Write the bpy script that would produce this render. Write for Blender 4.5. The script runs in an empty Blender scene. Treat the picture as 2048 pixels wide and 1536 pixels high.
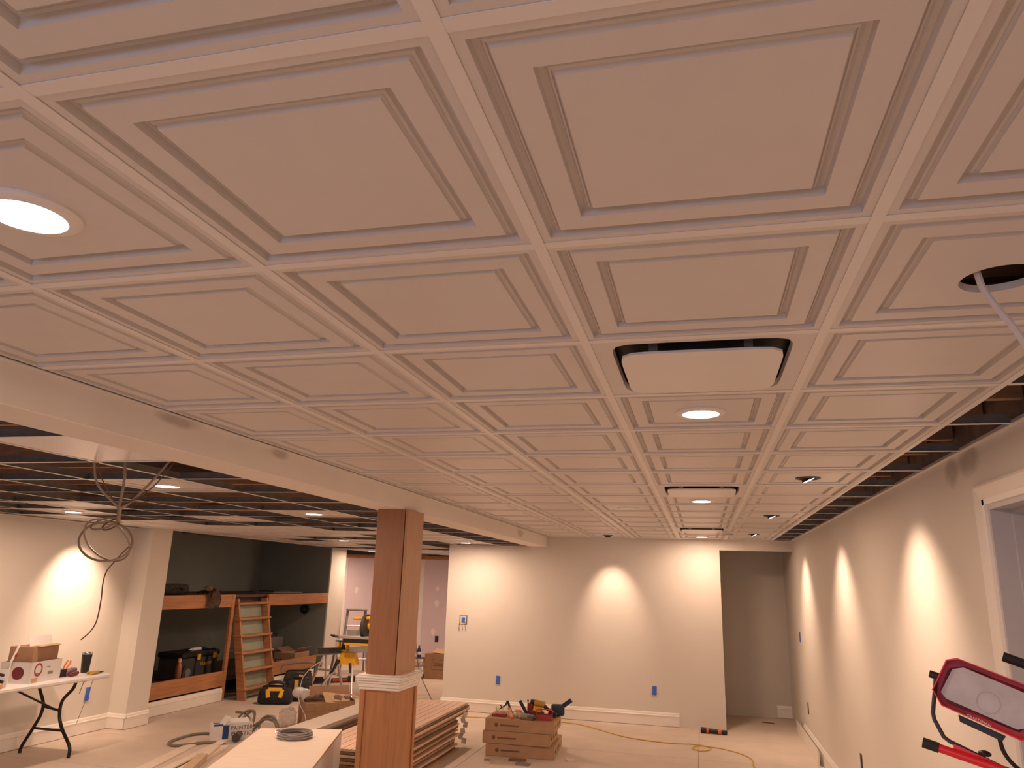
import bpy, bmesh, math, random
from mathutils import Vector, Matrix, Euler
random.seed(7)
PI = math.pi
scn = bpy.context.scene
COL = scn.collection

# ------------------------------------------------------------------ camera
cam = bpy.data.cameras.new('camera'); camo = bpy.data.objects.new('camera', cam); COL.objects.link(camo)
cam.sensor_fit = 'HORIZONTAL'; cam.sensor_width = 36.0; cam.lens = 1486.18/2048*36.0
cam.clip_start = 0.02; cam.clip_end = 100
yaw, pit, rol = math.radians(-14.32127), math.radians(14.90626), math.radians(1.75211)
f = Vector((math.sin(yaw)*math.cos(pit), math.cos(yaw)*math.cos(pit), math.sin(pit)))
r = Vector((math.cos(yaw), -math.sin(yaw), 0)); u = r.cross(f)
r2 = r*math.cos(rol)+u*math.sin(rol); u2 = -r*math.sin(rol)+u*math.cos(rol)
CAM = Vector((0.2877, -0.0903, 1.7631))
m = Matrix((r2, u2, -f)).transposed().to_4x4(); m.translation = CAM
camo.matrix_world = m
scn.camera = camo

# ------------------------------------------------------------------ world, light levels, exposure
w = bpy.data.worlds.new('world'); scn.world = w; w.use_nodes = True
w.node_tree.nodes['Background'].inputs[0].default_value = (0.75, 0.62, 0.60, 1)
w.node_tree.nodes['Background'].inputs[1].default_value = 0.02
scn.view_settings.view_transform = 'Standard'; scn.view_settings.look = 'None'
scn.view_settings.gamma = 1.0; scn.view_settings.use_curve_mapping = False
scn.view_settings.exposure = -0.25
LAMP = (1.0, 0.69, 0.50)         # warm LED
P_DISC, P_SPOT = 20.0, 100.0      # watts
E_LENS = 14.0

def add_light(kind, parent, loc, power, aim=None, color=LAMP, size=0.13, cone=70, blend=0.8):
    L = bpy.data.lights.new('lamp_light', kind); L.energy = power; L.color = color
    if kind == 'AREA': L.shape = 'DISK'; L.size = size
    if kind == 'SPOT': L.spot_size = math.radians(cone); L.spot_blend = blend; L.shadow_soft_size = 0.035
    o = bpy.data.objects.new('lamp_light', L); COL.objects.link(o); o.parent = parent; o.location = loc
    if aim is not None: o.rotation_euler = (-Vector(aim)).to_track_quat('Z', 'Y').to_euler()
    return o

# ------------------------------------------------------------------ materials
MATS = {}
def mat(name, col, rough=0.6, metal=0.0, var=0.06, scale=8.0, bump=0.0, bscale=60.0, stretch=None, emit=None, estr=0, spec=None, trans=0, alpha=1):
    M = bpy.data.materials.new(name); M.use_nodes = True; nt = M.node_tree; b = nt.nodes['Principled BSDF']
    b.inputs['Roughness'].default_value = rough; b.inputs['Metallic'].default_value = metal
    if spec is not None: b.inputs['Specular IOR Level'].default_value = spec
    b.inputs['Base Color'].default_value = (*col, 1)
    tc = nt.nodes.new('ShaderNodeTexCoord'); mp = nt.nodes.new('ShaderNodeMapping')
    nt.links.new(tc.outputs['Object'], mp.inputs[0])
    if stretch: mp.inputs['Scale'].default_value = stretch
    if var:
        n = nt.nodes.new('ShaderNodeTexNoise'); n.inputs['Scale'].default_value = scale; n.inputs['Detail'].default_value = 4
        nt.links.new(mp.outputs[0], n.inputs['Vector'])
        rmp = nt.nodes.new('ShaderNodeValToRGB'); e = rmp.color_ramp.elements
        e[0].position = 0.3; e[1].position = 0.7
        e[0].color = (*[max(0, c*(1-var)) for c in col], 1); e[1].color = (*[min(1, c*(1+var)) for c in col], 1)
        nt.links.new(n.outputs['Fac'], rmp.inputs[0]); nt.links.new(rmp.outputs[0], b.inputs['Base Color'])
    if bump:
        n2 = nt.nodes.new('ShaderNodeTexNoise'); n2.inputs['Scale'].default_value = bscale
        nt.links.new(mp.outputs[0], n2.inputs['Vector'])
        bp = nt.nodes.new('ShaderNodeBump'); bp.inputs['Strength'].default_value = bump; bp.inputs['Distance'].default_value = 0.004
        nt.links.new(n2.outputs['Fac'], bp.inputs['Height']); nt.links.new(bp.outputs[0], b.inputs['Normal'])
    if emit: b.inputs['Emission Color'].default_value = (*emit, 1); b.inputs['Emission Strength'].default_value = estr
    if trans: b.inputs['Transmission Weight'].default_value = trans
    if alpha < 1: b.inputs['Alpha'].default_value = alpha
    MATS[name] = M; return M
mat('tile', (0.70, 0.655, 0.625), 0.42, var=0.015, bump=0.04, bscale=250)
mat('tee', (0.82, 0.78, 0.75), 0.4, var=0.01)
mat('web', (0.20, 0.19, 0.18), 0.45, metal=0.3, var=0.2, scale=15)
mat('galv', (0.42, 0.41, 0.40), 0.35, metal=0.6, var=0.15, scale=20)
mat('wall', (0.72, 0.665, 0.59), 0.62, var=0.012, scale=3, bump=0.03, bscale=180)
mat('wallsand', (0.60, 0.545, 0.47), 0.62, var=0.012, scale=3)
mat('beam', (0.84, 0.78, 0.72), 0.6, var=0.02, scale=4)
mat('trim', (0.83, 0.77, 0.70), 0.4, var=0.01)
mat('doorgrey', (0.52, 0.50, 0.52), 0.45, var=0.02)
mat('lilac', (0.70, 0.58, 0.64), 0.8, var=0.02, scale=3)
mat('mud', (0.84, 0.77, 0.76), 0.8, var=0.03)
mat('green', (0.26, 0.285, 0.255), 0.7, var=0.04, scale=3)
mat('greenlight', (0.34, 0.36, 0.27), 0.7, var=0.04)
mat('deck', (0.30, 0.19, 0.13), 0.8, var=0.25, scale=5, stretch=(1, 6, 1))
mat('joist', (0.34, 0.21, 0.14), 0.8, var=0.2, scale=6, stretch=(1, 8, 8))
mat('floorboard', (0.62, 0.51, 0.42), 0.7, var=0.07, scale=2.2, bump=0.06, bscale=30)
mat('plenumshade', (0.17, 0.12, 0.09), 0.85, var=0.3, scale=9)  # dark brown that paints in the shade above the right grid edge
mat('floorgap', (0.25, 0.19, 0.14), 0.9)
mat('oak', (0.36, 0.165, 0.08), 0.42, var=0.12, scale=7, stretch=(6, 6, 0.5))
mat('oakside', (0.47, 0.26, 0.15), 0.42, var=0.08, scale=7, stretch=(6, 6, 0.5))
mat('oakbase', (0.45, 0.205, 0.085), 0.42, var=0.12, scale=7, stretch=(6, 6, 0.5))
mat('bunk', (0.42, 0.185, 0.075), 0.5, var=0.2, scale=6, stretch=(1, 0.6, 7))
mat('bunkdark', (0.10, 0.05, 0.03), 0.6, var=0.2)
mat('whitewood', (0.67, 0.56, 0.46), 0.55, var=0.05, scale=5, stretch=(1, 8, 1))
mat('trimwood', (0.80, 0.68, 0.55), 0.5, var=0.05)
mat('blockwood', (0.58, 0.42, 0.28), 0.6, var=0.08)
mat('melamine', (0.70, 0.68, 0.66), 0.5, var=0.03, scale=40)
mat('ply', (0.60, 0.38, 0.20), 0.7, var=0.25, scale=30, stretch=(1, 1, 8))
mat('plank', (0.72, 0.48, 0.34), 0.55, var=0.1, scale=6, stretch=(8, 0.6, 1))
mat('plankdark', (0.20, 0.12, 0.075), 0.7, var=0.3, scale=6, stretch=(8, 0.6, 1))
mat('plankmid', (0.45, 0.27, 0.16), 0.65, var=0.2, scale=6, stretch=(8, 0.6, 1))
mat('card', (0.40, 0.235, 0.135), 0.85, var=0.07, scale=10)
mat('cardlight', (0.50, 0.33, 0.18), 0.85, var=0.1, scale=20)
mat('carddark', (0.18, 0.10, 0.06), 0.9)
mat('print', (0.17, 0.09, 0.05), 0.9, var=0)
mat('black', (0.015, 0.014, 0.014), 0.5, var=0.2)
mat('blackmetal', (0.02, 0.017, 0.015), 0.35, metal=0.3, var=0.1)
mat('rubber', (0.022, 0.02, 0.02), 0.7, var=0.2)
mat('fabric', (0.02, 0.019, 0.019), 0.9, var=0.4, scale=30, bump=0.3, bscale=120)
mat('fabricbrown', (0.05, 0.036, 0.032), 0.9, var=0.4, scale=20, bump=0.3, bscale=80)
mat('rag', (0.17, 0.11, 0.07), 0.95, var=0.4, scale=14, bump=0.4, bscale=40)
mat('yellow', (0.80, 0.42, 0.02), 0.45, var=0.04)
mat('yellowdull', (0.50, 0.30, 0.05), 0.6, var=0.1)
mat('red', (0.85, 0.018, 0.03), 0.38, var=0.05)
mat('reddull', (0.33, 0.03, 0.03), 0.5, var=0.15, scale=20)
mat('orange', (0.75, 0.16, 0.04), 0.5)
mat('blue', (0.02, 0.06, 0.22), 0.5, var=0.05)
mat('darkblue', (0.015, 0.03, 0.06), 0.5, var=0.1)
mat('tape', (0.05, 0.16, 0.62), 0.6, var=0.12, scale=60)
mat('white', (0.80, 0.76, 0.74), 0.5, var=0.02)
mat('whiteprint', (0.72, 0.68, 0.66), 0.6, var=0.03)
mat('plasticbag', (0.62, 0.52, 0.44), 0.25, var=0.3, scale=25, bump=0.6, bscale=60, alpha=0.4)
mat('filmwhite', (0.72, 0.62, 0.54), 0.3, var=0.15, scale=30, alpha=0.75)
mat('alu', (0.62, 0.60, 0.58), 0.32, metal=0.75, var=0.08)
mat('steel', (0.40, 0.40, 0.42), 0.25, metal=0.9, var=0.1)
mat('grey', (0.22, 0.20, 0.20), 0.55, var=0.06)
mat('darkgrey', (0.055, 0.05, 0.05), 0.55, var=0.1)
mat('hose', (0.20, 0.17, 0.13), 0.55, var=0.08)
mat('wire', (0.36, 0.27, 0.19), 0.5, var=0.05)
mat('wirewhite', (0.72, 0.66, 0.64), 0.5, var=0.03)
mat('cordyellow', (0.60, 0.38, 0.04), 0.5)
mat('maroon', (0.16, 0.025, 0.03), 0.5)
mat('purple', (0.20, 0.10, 0.16), 0.5, var=0.1)
mat('tan', (0.62, 0.36, 0.18), 0.6, var=0.1)
mat('diffuser', (0.72, 0.68, 0.70), 0.3, var=0.0)
mat('lens', (0.9, 0.9, 0.9), 0.3, var=0, emit=(1.0, 0.93, 0.86), estr=E_LENS)
mat('lenscool', (0.9, 0.9, 0.9), 0.3, var=0, emit=(0.92, 0.93, 1.0), estr=E_LENS)
mat('addedglow', (0.1, 0.1, 0.12), 0.2, var=0, emit=(0.50, 0.66, 1.0), estr=5.0)  # cool glow of the added panes behind the camera
mat('lensoff', (0.75, 0.70, 0.64), 0.3, var=0)
mat('frost', (0.62, 0.57, 0.56), 0.5, var=0.12, scale=18, bump=0.3, bscale=90)
mat('frostrim', (0.50, 0.45, 0.44), 0.5, var=0.1)
mat('bluebottle', (0.02, 0.03, 0.18), 0.2, var=0)
mat('smudge', (0.70, 0.64, 0.58), 0.8, var=0.2)
mat('copper', (0.36, 0.12, 0.07), 0.4, metal=0.3)
def stain(name, spots):
    nt = MATS[name].node_tree; b = nt.nodes['Principled BSDF']; src = b.inputs['Base Color'].links[0].from_socket
    tc = nt.nodes.new('ShaderNodeTexCoord')
    for c, r_, k in spots:
        ns = nt.nodes.new('ShaderNodeTexNoise'); ns.inputs['Scale'].default_value = 9; nt.links.new(tc.outputs['Object'], ns.inputs['Vector'])
        add = nt.nodes.new('ShaderNodeVectorMath'); add.operation = 'MULTIPLY_ADD'; add.inputs[1].default_value = [q*0.7 for q in r_]
        nt.links.new(ns.outputs['Color'], add.inputs[0]); nt.links.new(tc.outputs['Object'], add.inputs[2])
        mp = nt.nodes.new('ShaderNodeMapping'); mp.vector_type = 'TEXTURE'; mp.inputs['Location'].default_value = [q+0.35*w_ for q, w_ in zip(c, r_)]; mp.inputs['Scale'].default_value = r_
        nt.links.new(add.outputs[0], mp.inputs[0]); g = nt.nodes.new('ShaderNodeTexGradient'); g.gradient_type = 'SPHERICAL'; nt.links.new(mp.outputs[0], g.inputs[0])
        mx = nt.nodes.new('ShaderNodeMix'); mx.data_type = 'RGBA'; mx.blend_type = 'MULTIPLY'; mx.inputs['B'].default_value = (k, k*0.97, k*0.93, 1)
        rp = nt.nodes.new('ShaderNodeMath'); rp.operation = 'MULTIPLY'; rp.inputs[1].default_value = 1.8; rp.use_clamp = True; nt.links.new(g.outputs['Fac'], rp.inputs[0])
        nt.links.new(rp.outputs[0], mx.inputs['Factor']); nt.links.new(src, mx.inputs['A']); src = mx.outputs['Result']
    nt.links.new(src, b.inputs['Base Color'])
mat('wallr', (0.72, 0.665, 0.59), 0.62, var=0.012, scale=3, bump=0.03, bscale=180)
stain('wallr', [((1.47, 3.62, 2.36), (0.12, 0.16, 0.09), 0.62), ((1.47, 3.86, 2.34), (0.12, 0.14, 0.08), 0.66)])
stain('beam', [((-1.853, 2.56, 2.39), (0.1, 0.17, 0.035), 0.66), ((-1.853, 3.38, 2.38), (0.1, 0.12, 0.035), 0.66), ((-1.853, 8.92, 2.35), (0.1, 0.22, 0.07), 0.72)])
# grain and dots
def dotted(name):
    nt = MATS[name].node_tree; b = nt.nodes['Principled BSDF']
    v = nt.nodes.new('ShaderNodeTexVoronoi'); v.inputs['Scale'].default_value = 70; v.inputs['Randomness'].default_value = 0
    tc = nt.nodes.new('ShaderNodeTexCoord'); nt.links.new(tc.outputs['Object'], v.inputs['Vector'])
    rp = nt.nodes.new('ShaderNodeValToRGB'); rp.color_ramp.elements[0].color = (0.45, 0.42, 0.44, 1); rp.color_ramp.elements[1].color = (0.78, 0.74, 0.76, 1)
    rp.color_ramp.elements[0].position = 0.2; rp.color_ramp.elements[1].position = 0.5
    nt.links.new(v.outputs['Distance'], rp.inputs[0]); nt.links.new(rp.outputs[0], b.inputs['Base Color'])
dotted('diffuser')

# ------------------------------------------------------------------ mesh helpers
def catmull(P, n=8, closed=False):
    P = [Vector(p) for p in P]; out = []; N = len(P)
    rng = range(N) if closed else range(N-1)
    for i in rng:
        if closed: a, b, c, d = P[i-1], P[i], P[(i+1) % N], P[(i+2) % N]
        else: a, b, c, d = P[max(i-1, 0)], P[i], P[i+1], P[min(i+2, N-1)]
        for k in range(n):
            t = k/n
            out.append(0.5*((2*b)+(c-a)*t+(2*a-5*b+4*c-d)*t*t+(3*b-a-3*c+d)*t**3))
    if not closed: out.append(P[-1])
    return out
class MB:
    def __init__(s): s.bm = bmesh.new()
    def box(s, c, d, rot=None, bev=0.0, seg=1):
        R = Euler(rot).to_matrix().to_4x4() if rot else Matrix.Identity(4)
        M = Matrix.Translation(Vector(c)) @ R @ Matrix.Diagonal((d[0], d[1], d[2], 1))
        v = bmesh.ops.create_cube(s.bm, size=1.0, matrix=M)['verts']
        if bev > 0:
            es = list({e for x in v for e in x.link_edges})
            bmesh.ops.bevel(s.bm, geom=es, offset=min(bev, min(d)*0.45), segments=seg, affect='EDGES', profile=0.5)
        return s
    def bx(s, x0, x1, y0, y1, z0, z1, bev=0.0):
        return s.box(((x0+x1)/2, (y0+y1)/2, (z0+z1)/2), (abs(x1-x0), abs(y1-y0), abs(z1-z0)), None, bev)
    def cyl(s, p0, p1, r0, r1=None, n=14):
        r1 = r0 if r1 is None else r1; p0, p1 = Vector(p0), Vector(p1); d = p1-p0
        q = d.to_track_quat('Z', 'Y').to_matrix().to_4x4()
        bmesh.ops.create_cone(s.bm, cap_ends=True, segments=n, radius1=r0, radius2=r1, depth=d.length, matrix=Matrix.Translation((p0+p1)/2) @ q)
        return s
    def bar(s, p0, p1, wd, th, up=(0, 0, 1), bev=0):
        p0, p1 = Vector(p0), Vector(p1); d = (p1-p0); L = d.length; z = d.normalized(); x = Vector(up).cross(z)
        if x.length < 1e-4: x = Vector((1, 0, 0)).cross(z)
        x.normalize(); y = z.cross(x)
        M = Matrix((x, y, z)).transposed().to_4x4(); M.translation = (p0+p1)/2
        v = bmesh.ops.create_cube(s.bm, size=1.0, matrix=M @ Matrix.Diagonal((wd, th, L, 1)))['verts']
        if bev: bmesh.ops.bevel(s.bm, geom=list({e for q in v for e in q.link_edges}), offset=bev, segments=1, affect='EDGES')
        return s
    def tube(s, P, rad, n=8, smooth=0, closed=False):
        P = catmull(P, smooth, closed) if smooth else [Vector(p) for p in P]
        rings = []; N = len(P); up = Vector((0.13, 0.27, 0.95)).normalized()
        for i, p in enumerate(P):
            if closed: t = P[(i+1) % N]-P[i-1]
            else: t = P[min(i+1, N-1)]-P[max(i-1, 0)]
            t.normalize(); x = up.cross(t)
            if x.length < 1e-3: x = Vector((1, 0, 0)).cross(t)
            x.normalize(); y = t.cross(x); up = y if abs(up.dot(t)) > 0.97 else up
            rr = rad[i*len(rad)//N] if isinstance(rad, (list, tuple)) else rad
            rings.append([s.bm.verts.new(p+(x*math.cos(a)+y*math.sin(a))*rr) for a in [2*PI*k/n for k in range(n)]])
        M_ = N if closed else N-1
        for i in range(M_):
            A, B = rings[i], rings[(i+1) % N]
            for k in range(n): s.bm.faces.new((A[k], A[(k+1) % n], B[(k+1) % n], B[k]))
        if not closed:
            s.bm.faces.new(rings[0][::-1]); s.bm.faces.new(rings[-1])
        return s
    def lathe(s, prof, c=(0, 0, 0), n=24, M=None, caps=True):
        c = Vector(c); rings = []
        for (rr, z) in prof:
            ring = []
            for k in range(n):
                a = 2*PI*k/n; v = Vector((rr*math.cos(a), rr*math.sin(a), z))
                if M: v = M @ v
                ring.append(s.bm.verts.new(c+v))
            rings.append(ring)
        for A, B in zip(rings, rings[1:]):
            for k in range(n): s.bm.faces.new((A[k], A[(k+1) % n], B[(k+1) % n], B[k]))
        if caps and prof[0][0] > 1e-3: s.bm.faces.new(rings[0][::-1])
        if caps and prof[-1][0] > 1e-3: s.bm.faces.new(rings[-1])
        return s
    def prism(s, poly, a, b):
        """polygon of 3D points poly swept by vector from offset a to offset b"""
        a, b = Vector(a), Vector(b)
        A = [s.bm.verts.new(Vector(p)+a) for p in poly]; B = [s.bm.verts.new(Vector(p)+b) for p in poly]
        n = len(poly)
        s.bm.faces.new(A[::-1]); s.bm.faces.new(B)
        for k in range(n): s.bm.faces.new((A[k], A[(k+1) % n], B[(k+1) % n], B[k]))
        return s
    def quad(s, *P):
        s.bm.faces.new([s.bm.verts.new(Vector(p)) for p in P]); return s
    def blob(s, c, d, sub=2, jit=0.0, rot=None):
        R = Euler(rot).to_matrix().to_4x4() if rot else Matrix.Identity(4)
        v = bmesh.ops.create_icosphere(s.bm, subdivisions=sub, radius=1.0, matrix=Matrix.Translation(Vector(c)) @ R @ Matrix.Diagonal((d[0], d[1], d[2], 1)))['verts']
        if jit:
            for q in v: q.co += Vector((random.uniform(-1, 1)*d[0], random.uniform(-1, 1)*d[1], random.uniform(-1, 1)*d[2]))*jit
        return s
    def mesh(s, name, material, off=None, ang=35):
        me = bpy.data.meshes.new(name)
        bmesh.ops.recalc_face_normals(s.bm, faces=s.bm.faces)
        if off is not None: bmesh.ops.translate(s.bm, verts=s.bm.verts, vec=-Vector(off))
        s.bm.to_mesh(me); s.bm.free()
        me.materials.append(MATS[material])
        me.shade_smooth(); me.set_sharp_from_angle(angle=math.radians(ang))
        return me
    def build(s, name, material, parent=None, world=False, label=None, ang=35):
        off = parent.location if (parent is not None and world) else None
        return link(name, s.mesh(name, material, off, ang), parent, label)
def link(name, me, parent=None, label=None):
    o = bpy.data.objects.new(name, me); COL.objects.link(o)
    if parent is not None: o.parent = parent
    if label: o['label'] = label
    return o
def tag(o, label, cat, group=None):
    o['label'] = label; o['category'] = cat
    if group: o['group'] = group
    return o
def thing(name, label, cat, loc=(0, 0, 0), rz=0, group=None, rot=None):
    o = bpy.data.objects.new(name, None); COL.objects.link(o); o.location = loc; o.empty_display_size = 0.05
    o.rotation_euler = rot if rot else (0, 0, rz)
    return tag(o, label, cat, group)
def struct(o): o['kind'] = 'structure'; return o
def wallbox(name, material, *boxes):
    mb = MB()
    for b in boxes: mb.bx(*b)
    return struct(mb.build(name, material))
def text_mesh(txt, size, material, depth=0.0008):
    c = bpy.data.curves.new('lettering', 'FONT'); c.body = txt; c.size = size; c.extrude = depth; c.align_x = 'CENTER'; c.align_y = 'CENTER'
    o = bpy.data.objects.new('lettering', c); COL.objects.link(o)
    bpy.context.view_layer.update()
    me = bpy.data.meshes.new_from_object(o.evaluated_get(bpy.context.evaluated_depsgraph_get()))
    bpy.data.objects.remove(o); bpy.data.curves.remove(c)
    me.materials.clear(); me.materials.append(MATS[material]); return me
def lettering(txt, size, material, parent, loc, xdir, ydir, name='lettering'):
    x, y = Vector(xdir).normalized(), Vector(ydir).normalized(); z = x.cross(y)
    o = link(name, text_mesh(txt, size, material), parent)
    M = Matrix((x, y, z)).transposed().to_4x4(); M.translation = Vector(loc); o.matrix_local = M
    return o

# ================================================================== structure
S = 0.6096; ZC = 2.40; ZL = 2.265; XR = 1.47; XL = -6.42; YB = 10.62; YREAR = -3.4; TOP = 2.62
fl = MB().bx(-9.2, 2.6, YREAR-0.1, 16.2, -0.12, -0.004).build('floor', 'floorgap'); struct(fl)
pm = None
xs = [0.19+2.3*k for k in range(-4, 1)]; xs = [-9.1]+[x for x in xs if x > -9.0]+[XR+0.5]
y = YREAR; row = 0
fpmesh = {}
while y < 16.0:
    for x0, x1 in zip(xs, xs[1:]):
        key = round(x1-x0, 3)
        if key not in fpmesh: fpmesh[key] = MB().bx(-(x1-x0)/2+0.0025, (x1-x0)/2-0.0025, -0.6075, 0.6075, -0.004, 0.0, 0.001).mesh('floor_panel', 'floorboard')
        o = link('floor_panel', fpmesh[key], fl); o.location = ((x0+x1)/2, y+0.61, 0)
    y += 1.22
# walls
wallbox('wall_right', 'wallr', (XR, XR+0.13, 3.46, 12.07, 0, TOP), (XR, XR+0.13, YREAR, 2.60, 0, TOP), (XR, XR+0.13, 2.60, 3.46, 2.136, TOP))
wallbox('wall_back', 'wall', (-3.325, 0.53, YB, YB+0.13, 0, TOP), (0.53, XR, YB, YB+0.13, 2.262, TOP))
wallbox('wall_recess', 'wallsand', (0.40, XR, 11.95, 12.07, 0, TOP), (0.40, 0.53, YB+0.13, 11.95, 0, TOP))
wallbox('wall_left', 'wall', (XL-0.13, XL, YREAR, 7.80, 0, TOP), (XL-0.13, -6.18, 7.80, 8.16, 0, TOP), (XL-0.13, XL, 8.16, 8.36, 0, TOP), (-7.95, XL-0.13, 8.22, 8.36, 0, TOP))
wallbox('wall_pier', 'wall', (-7.95, -6.45, 13.02, 13.62, 0, TOP))
wallbox('wall_alcove', 'green', (-8.05, -7.95, 8.22, 13.62, 0, TOP), (-7.95, -6.56, 8.36, 8.375, 0, TOP), (-7.95, -6.47, 13.005, 13.02, 0, TOP))
wf = wallbox('wall_far', 'lilac', (-9.2, -3.0, 16.0, 16.12, 0, 2.19))
wallbox('wall_side', 'wall', (-9.2, -9.1, 13.62, 16.0, 0, TOP), (-3.325, -3.2, YB+0.13, 16.0, 0, TOP))
wallbox('wall_rear', 'wall', (XL-0.13, XR+0.13, YREAR-0.12, YREAR, 0, TOP))
wn = MB(); wn.bx(-2.6, -0.2, YREAR-0.02, YREAR+0.02, 0.85, 0.93).bx(-2.6, -0.2, YREAR-0.02, YREAR+0.02, 2.07, 2.15).bx(-2.6, -2.52, YREAR-0.02, YREAR+0.02, 0.93, 2.07).bx(-0.28, -0.2, YREAR-0.02, YREAR+0.02, 0.93, 2.07).bx(-1.43, -1.37, YREAR-0.02, YREAR+0.02, 0.93, 2.07)
wn = struct(wn.build('added_glow_window', 'trim')); MB().bx(-2.52, -1.43, YREAR+0.002, YREAR+0.006, 0.93, 2.07).build('glow_pane', 'addedglow', wn); MB().bx(-1.37, -0.28, YREAR+0.002, YREAR+0.006, 0.93, 2.07).build('glow_pane', 'addedglow', wn)  # added unseen window, gives the nearest mouldings a bluish sheen
wallbox('wall_hall', 'doorgrey', (2.5, 2.6, 0.6, 5.2, 0, TOP), (XR+0.13, 2.5, 5.1, 5.2, 0, TOP), (XR+0.13, 2.5, 0.6, 0.7, 0, TOP))
wallbox('trim_1', 'bunk', (-9.1, -3.33, 15.96, 16.0, 2.19, 2.262))
for (x, z, a, b) in [(-7.30, 1.48, 0.045, 0.07), (-5.37, 1.57, 0.04, 0.05), (-5.37, 1.25, 0.05, 0.08), (-5.42, 0.66, 0.045, 0.075), (-6.6, 1.1, 0.04, 0.06)]:
    mb = MB(); mb.prism([(a*math.cos(t)*(1+0.2*math.sin(3*t)), 0, b*math.sin(t)) for t in [2*PI*k/18 for k in range(18)]], (0, 0, 0), (0, 0.002, 0))
    o = mb.build('joint_compound', 'mud', wf); o.location = (x, 15.998, z)
for x in (-5.76, -7.62):
    MB().bx(x-0.06, x+0.06, 15.997, 16.0, 0, 2.19).build('joint_compound', 'mud', wf)
# deck above the grids, with joists
dk = MB().bx(-9.2, 2.6, YREAR-0.1, 16.2, TOP, TOP+0.03).build('ceiling_deck', 'deck'); struct(dk)
jl = MB().bx(-9.0, -2.14, -0.019, 0.019, 2.375, TOP).mesh('joist', 'joist')
jr = MB().bx(-1.80, XR-0.016, -0.019, 0.019, 2.47, TOP).mesh('joist', 'joist')
y = YREAR+0.25
while y < 15.9:
    if not (13.0 < y < 13.65 or 8.2 < y < 8.4 or 7.8 < y < 8.16): link('joist', jl, dk).location = (0, y, 0)
    if y < 10.5: link('joist', jr, dk).location = (0, y, 0)
    y += 0.406
# beam
bm_ = MB().bx(-2.10, -1.853, YREAR, YB, 2.262, TOP-0.002, 0.003).build('beam', 'beam'); struct(bm_)

wallbox('shade_strip', 'plenumshade', (XR-0.006, XR, YREAR, YB, 2.426, TOP))  # dark strip painting plenum shade onto the wall above the grid
# baseboards (profiled)
BBP = [(0, 0), (0.016, 0), (0.016, 0.112), (0.020, 0.116), (0.020, 0.124), (0.013, 0.132), (0.011, 0.146), (0.007, 0.155), (0.004, 0.160), (0, 0.162)]
def baseboard(name, p0, p1, nrm, z=0.006):
    p0, p1, nrm = Vector(p0), Vector(p1), Vector(nrm)
    mb = MB(); mb.prism([nrm*a+Vector((0, 0, b+z)) for a, b in BBP], p0, p1)
    return mb
def bboard(name, *segs):
    mb = MB()
    for p0, p1, n in segs: 
        q = baseboard(name, p0, p1, n); me = bpy.data.meshes.new('t'); q.bm.to_mesh(me); mb.bm.from_mesh(me); q.bm.free(); bpy.data.meshes.remove(me)
    return struct(mb.build(name, 'trim', ang=25))
bboard('baseboard_back', ((-3.345, YB, 0), (-0.055, YB, 0), (0, -1, 0)))
bboard('baseboard_left', ((XL, YREAR, 0), (XL, 7.80, 0), (1, 0, 0)), ((XL, 7.80, 0), (-6.16, 7.80, 0), (0, -1, 0)), ((-6.18, 7.784, 0), (-6.18, 8.176, 0), (1, 0, 0)), ((-6.44, 8.376, 0), (-6.44, 10.0, 0), (1, 0, 0)), ((-6.44, 11.06, 0), (-6.44, 13.0, 0), (1, 0, 0)))
bboard('baseboard_pier', ((-6.45, 13.0, 0), (-6.45, 13.62, 0), (1, 0, 0)))
bboard('baseboard_recess', ((1.27, 11.95, 0), (XR, 11.95, 0), (0, -1, 0)))
bboard('baseboard_right', ((XR, 3.60, 0), (XR, 10.55, 0), (-1, 0, 0)))
# door opening in right wall
d1 = MB(); JX0, JX1 = XR-0.002, XR+0.20
d1.bx(JX0, JX1, 3.44, 3.46, 0, 2.136); d1.bx(JX0, JX1, 2.60, 2.62, 0, 2.136); d1.bx(JX0, JX1, 2.62, 3.44, 2.116, 2.136)
d1 = d1.build('door_1', 'doorgrey'); struct(d1)
MB().bx(XR+0.075, XR+0.12, 3.425, 3.44, 0, 2.116).bx(XR+0.075, XR+0.12, 2.62, 3.425, 2.101, 2.116).build('door_stop', 'doorgrey', d1)
CP = [(0, 0), (0.022, 0), (0.024, 0.010), (0.020, 0.016), (0.018, 0.055), (0.013, 0.062), (0.013, 0.085), (0, 0.088)]
c1 = MB()
c1.prism([(XR-a, 3.553-b, 0) for a, b in CP], (0, 0, 0), (0, 0, 2.222))
c1.prism([(XR-a, 0, 2.222-b) for a, b in CP], (0, 2.50, 0), (0, 3.553, 0))
c1.prism([(XR-a, 2.507+b, 0) for a, b in CP], (0, 0, 0), (0, 0, 2.222))
c1.build('casing', 'trim', d1)
MB().bx(XR+0.20, XR+0.235, 2.62, 3.44, 0.01, 2.11).build('door_leaf', 'doorgrey', d1)
MB().bx(XR+0.185, XR+0.20, 3.12, 3.24, 1.78, 1.93, 0.006).build('door_closer', 'black', d1)

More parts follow.
